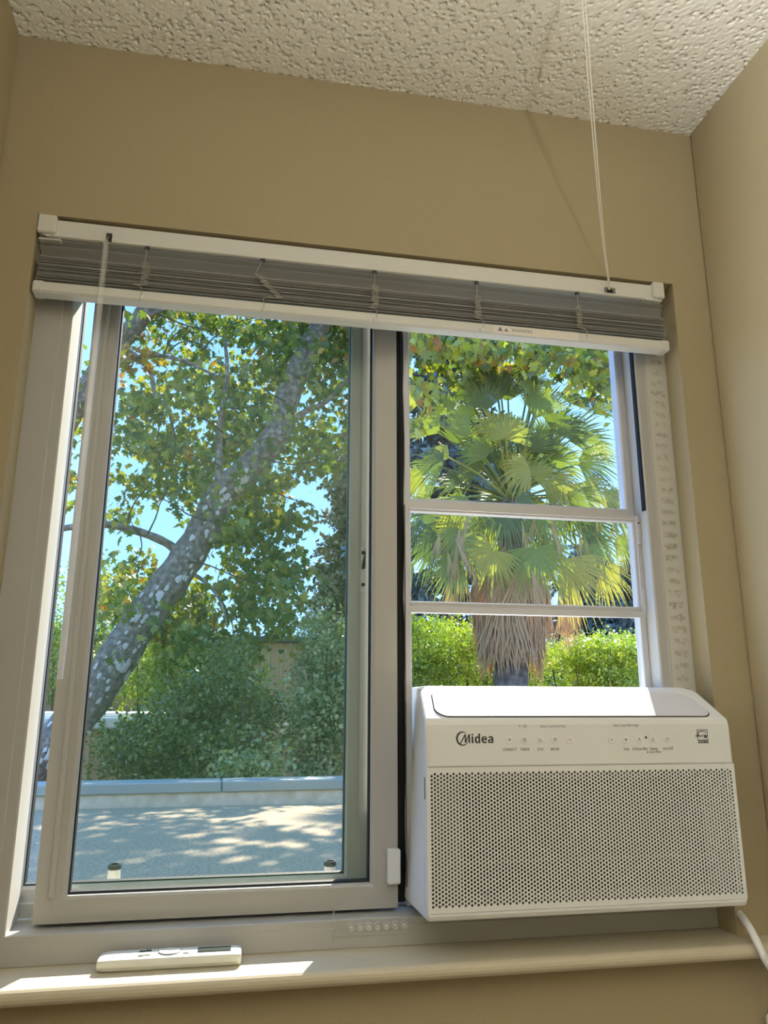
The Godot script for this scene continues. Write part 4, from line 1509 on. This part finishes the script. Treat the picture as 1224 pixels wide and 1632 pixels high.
func shrubs() -> void:
	var dark := [Color(0.193, 0.177, 0.051), Color(0.147, 0.178, 0.047), Color(0.192, 0.215, 0.057), Color(0.251, 0.261, 0.074), Color(0.293, 0.298, 0.111)]
	var grey := [Color(0.356, 0.373, 0.163), Color(0.267, 0.302, 0.116), Color(0.446, 0.431, 0.198)]
	var yellow := [Color(0.566, 0.604, 0.106), Color(0.450, 0.540, 0.106), Color(0.699, 0.666, 0.121), Color(0.366, 0.476, 0.091)]
	var mid := [Color(0.327, 0.412, 0.095), Color(0.416, 0.482, 0.108), Color(0.267, 0.355, 0.095)]
	shrub("leafy_shrub", "dark small-leaved shrub right behind the parapet, left of the window middle", at(255, 1215, -6.6), Vector3(0.62, 0.62, 0.5), 930, dark, 0.050, 101)
	shrub("leafy_shrub", "dense dark shrub behind the parapet in the middle of the left pane", at(350, 1165, -6.7), Vector3(0.60, 0.78, 0.6), 1426, dark, 0.052, 102)
	shrub("leafy_shrub", "tall grey green feathery shrub at the right edge of the left pane", at(522, 1120, -6.8), Vector3(0.47, 1.02, 0.6), 1674, grey, 0.050, 103, true)
	shrub("leafy_shrub", "low pale sprays of leaves hanging just over the parapet cap", at(405, 1228, -5.7), Vector3(0.26, 0.18, 0.22), 148, grey, 0.056, 109, true)
	shrub("leafy_shrub", "sunlit yellow green shrub behind the dark ones, under the leaning trunk", at(285, 1085, -8.7), Vector3(0.85, 0.60, 0.32), 1178, yellow, 0.059, 104)
	shrub("leafy_shrub", "yellow green shrub in front of the tan siding", at(375, 1105, -9.0), Vector3(0.34, 0.30, 0.5), 330, yellow, 0.063, 105)
	shrub("leafy_shrub", "shaded green shrub low in the left gap beside the sash", at(120, 1030, -13.1), Vector3(1.8, 1.4, 0.45), 930, mid, 0.084, 106)
	shrub("leafy_shrub", "light green shrub left of the palm trunk, above the air conditioner", at(690, 1060, -9.6), Vector3(1.05, 0.72, 0.8), 1798, yellow + mid, 0.053, 107)
	shrub("leafy_shrub", "bright yellow green shrub right of the palm trunk", at(955, 1065, -9.6), Vector3(1.30, 0.62, 0.8), 2170, yellow, 0.053, 108)
	shrub("leafy_shrub", "pale green shrub low behind the palm trunk", at(800, 1090, -10.6), Vector3(1.7, 0.7, 0.5), 1116, mid, 0.063, 110)


func conifer(called: String, label: String, foot: Vector3, height: float, radius: float, n: int, colors: Array, sd: int, sparse := false) -> void:
	rng.seed = sd
	var t := group_node(called, null)
	tag(t, label, "conifer")
	var st := tool()
	tube(st, [foot, foot + Vector3(0.05, height * 0.5, 0), foot + Vector3(0, height, 0)], [radius * 0.10, radius * 0.075, 0.02], 9)
	build("trunk", st, M.conifer_bark, t)
	var xf := []
	var cols := []
	st = tool()
	var whorls := 26 if sparse else 34
	for k in whorls:
		var h := lerpf(0.12, 0.98, (k + rng.randf() * 0.5) / whorls)
		var len := radius * (1.0 - h) * 1.25 + radius * 0.06
		for q in (4 if sparse else 9):
			var a := rng.randf_range(0, TAU)
			var root := foot + Vector3(0, height * h, 0)
			var l := len * rng.randf_range(0.6, 1.1)
			var tip := root + Vector3(cos(a) * l, l * (0.05 if sparse else -0.18), sin(a) * l)
			tube(st, [root, root.lerp(tip, 0.5) + Vector3(0, l * 0.05, 0), tip], [0.022, 0.014, 0.005], 4)
			for s in int(n / float(whorls * (4 if sparse else 9))):
				var f := rng.randf_range(0.2, 1.05)
				var p := root.lerp(tip, f) + Vector3(rng.randfn(), rng.randfn() * 0.5 - (0.0 if sparse else 0.5), rng.randfn()) * radius * 0.06
				xf.append(Transform3D(rand_basis(rng.randf_range(0.7, 1.3)), p))
				cols.append(pick(colors, 0.3))
	build("branch", st, M.conifer_bark, t)
	multi("needles", sprig_mesh(M.needle, 14, radius * 0.075, radius * 0.13, sd), xf, cols, t)


func conifers() -> void:
	var blue := [Color(0.135, 0.176, 0.162), Color(0.176, 0.216, 0.189), Color(0.108, 0.135, 0.121)]
	var dark := [Color(0.143, 0.131, 0.038), Color(0.260, 0.231, 0.085), Color(0.351, 0.284, 0.111), Color(0.429, 0.294, 0.145)]
	var p := at(580, 940, -26.0)
	conifer("redwood_tree", "tall dark conifer in the distance at the right edge of the left pane", Vector3(p.x, -4.0, -26.0), 16.0, 3.0, 5200, dark, 201)
	p = at(714, 700, -22.0)
	conifer("cedar_tree", "thin distant conifer with bare level branches left of the palm crown", Vector3(p.x, -4.0, -22.0), 21.0, 3.6, 2600, blue, 202, true)
	p = at(1035, 900, -23.0)
	conifer("spruce_tree", "bluish distant conifer right of the palm", Vector3(p.x, -4.0, -23.0), 10.2, 3.6, 2600, blue, 203)
	p = at(940, 900, -30.0)
	conifer("spruce_tree", "darker distant conifer far behind the palm on the right", Vector3(p.x, -4.0, -30.0), 11.0, 4.5, 2600, blue, 204)


func bottles() -> void:
	for e in [[Vector3(0.0693, 0.1008, -0.1900), "white bottle neck at the bottom left of the big pane, on the outer ledge"], [Vector3(0.4126, 0.0941, -0.1900), "white bottle neck at the bottom right of the big pane, on the outer ledge"]]:
		var top: Vector3 = e[0]
		var g := group_node("bottle", null, Vector3(top.x, -0.21, -0.19))
		tag(g, e[1], "bottle", "bottles on the outer ledge")
		var h := top.y + 0.21
		var st := tool()
		lathe(st, Vector3.ZERO, [[0.0, 0.0], [0.028, 0.0], [0.031, 0.004], [0.031, h - 0.105], [0.026, h - 0.085], [0.015, h - 0.045], [0.0100, h - 0.022], [0.0094, h - 0.006]], 24)
		build("body", st, M.bottle, g)
		st = tool()
		lathe(st, Vector3.ZERO, [[0.0092, h - 0.008], [0.0104, h - 0.007], [0.0104, h - 0.0015], [0.0096, h], [0.0075, h], [0.0075, h - 0.006], [0.0, h - 0.006]], 24)
		build("lip", st, M.dark_metal, g)


func glow(c: Color, k: float) -> StandardMaterial3D:
	var m := mat(Color(0.95, 0.93, 0.88), 0.5)
	m.emission_enabled = true
	m.emission = c
	m.emission_energy_multiplier = k
	return m


func unseen_lamp_light(g: Node, p: Vector3, c: Color, energy: float, size: float) -> void:
	var l := OmniLight3D.new()
	put(l, "unseen_lamp_light", g)
	l.position = p
	l.light_color = c
	l.light_energy = energy
	l.light_size = size
	l.omni_range = 12.0
	l.omni_attenuation = 2.0
	l.shadow_enabled = true


func unseen_lamps() -> void:
	var g := group_node("added_uplight", null, Vector3(0.75, -0.95, 2.15))  # added behind the camera to brighten the ceiling and its bounce
	tag(g, "standing uplight with a grey metal bowl, added behind the nook to brighten the ceiling", "lamp")
	var st := tool()
	lathe(st, Vector3(0, 1.42, 0), [[0.0, -0.22], [0.06, -0.21], [0.14, -0.14], [0.185, 0.0], [0.180, 0.0], [0.135, -0.135], [0.06, -0.20], [0.0, -0.21]], 28)
	build("bowl", st, M.dark_metal, g)
	st = tool()
	lathe(st, Vector3.ZERO, [[0.0, 0.0], [0.14, 0.0], [0.14, 0.02], [0.014, 0.035], [0.012, 1.21]], 20)
	build("stand", st, M.metal, g)
	st = tool()
	lathe(st, Vector3(0, 1.31, 0), [[0.0, -0.06], [0.05, -0.045], [0.072, 0.0], [0.05, 0.05], [0.0, 0.072]], 20)
	build("bulb", st, glow(Color(1.0, 0.97, 0.92), 6.0), g)
	unseen_lamp_light(g, Vector3(0, 1.31, 0), Color(0.99, 0.98, 0.96), ADDED_UPLIGHT, 0.07)
	g = group_node("floor_lamp", null, Vector3(-1.65, -0.95, 1.35))  # out of view, placed to light the right wall and ceiling
	tag(g, "unseen floor lamp with a white globe at left, lighting the right wall and ceiling", "lamp")
	st = tool()
	lathe(st, Vector3(0, 1.32, 0), [[0.0, -0.19], [0.08, -0.172], [0.134, -0.134], [0.172, -0.08], [0.19, 0.0], [0.172, 0.08], [0.134, 0.134], [0.08, 0.172], [0.0, 0.19]], 28)
	build("lamp_shade", st, glow(Color(1.0, 0.96, 0.88), 2.0), g)
	st = tool()
	lathe(st, Vector3.ZERO, [[0.0, 0.0], [0.15, 0.0], [0.15, 0.02], [0.014, 0.035], [0.012, 1.14], [0.03, 1.15]], 20)
	build("stand", st, M.metal, g)
	unseen_lamp_light(g, Vector3(0, 1.32, 0), Color(0.95, 0.97, 1.0), FLOOR_LAMP, 0.19)


func added_dresser() -> void:
	var g := group_node("added_dresser", null, Vector3(-0.35, -0.95, 1.78))  # added out of view to keep light off the wall below the sill
	tag(g, "tall dark chest of drawers added out of view to shade the wall below the sill", "added_dresser")
	var wood := mat(Color(0.26, 0.19, 0.13), 0.5)
	var st := tool()
	box(st, Vector3(-0.62, 0.08, -0.22), Vector3(0.62, 1.54, 0.22), 0.006)
	box(st, Vector3(-0.64, 1.54, -0.235), Vector3(0.64, 1.57, 0.235), 0.008)
	build("body", st, wood, g)
	for k in 5:
		st = tool()
		box(st, Vector3(-0.59, 0.12 + k * 0.283, -0.236), Vector3(0.59, 0.39 + k * 0.283, -0.218), 0.005)
		var d := build("drawer", st, wood, g)
		for x in [-0.3, 0.3]:
			st = tool()
			lathe(st, Vector3(x, 0.255 + k * 0.283, -0.236), [[0.0, 0.025], [0.014, 0.022], [0.016, 0.016], [0.007, 0.006], [0.008, 0.0]], 14, Vector3.FORWARD)
			build("knob", st, M.metal, d)
	for x in [-0.57, 0.57]:
		for z in [-0.18, 0.18]:
			st = tool()
			box(st, Vector3(x - 0.03, 0.0, z - 0.03), Vector3(x + 0.03, 0.085, z + 0.03), 0.004)
			build("leg", st, wood, g)
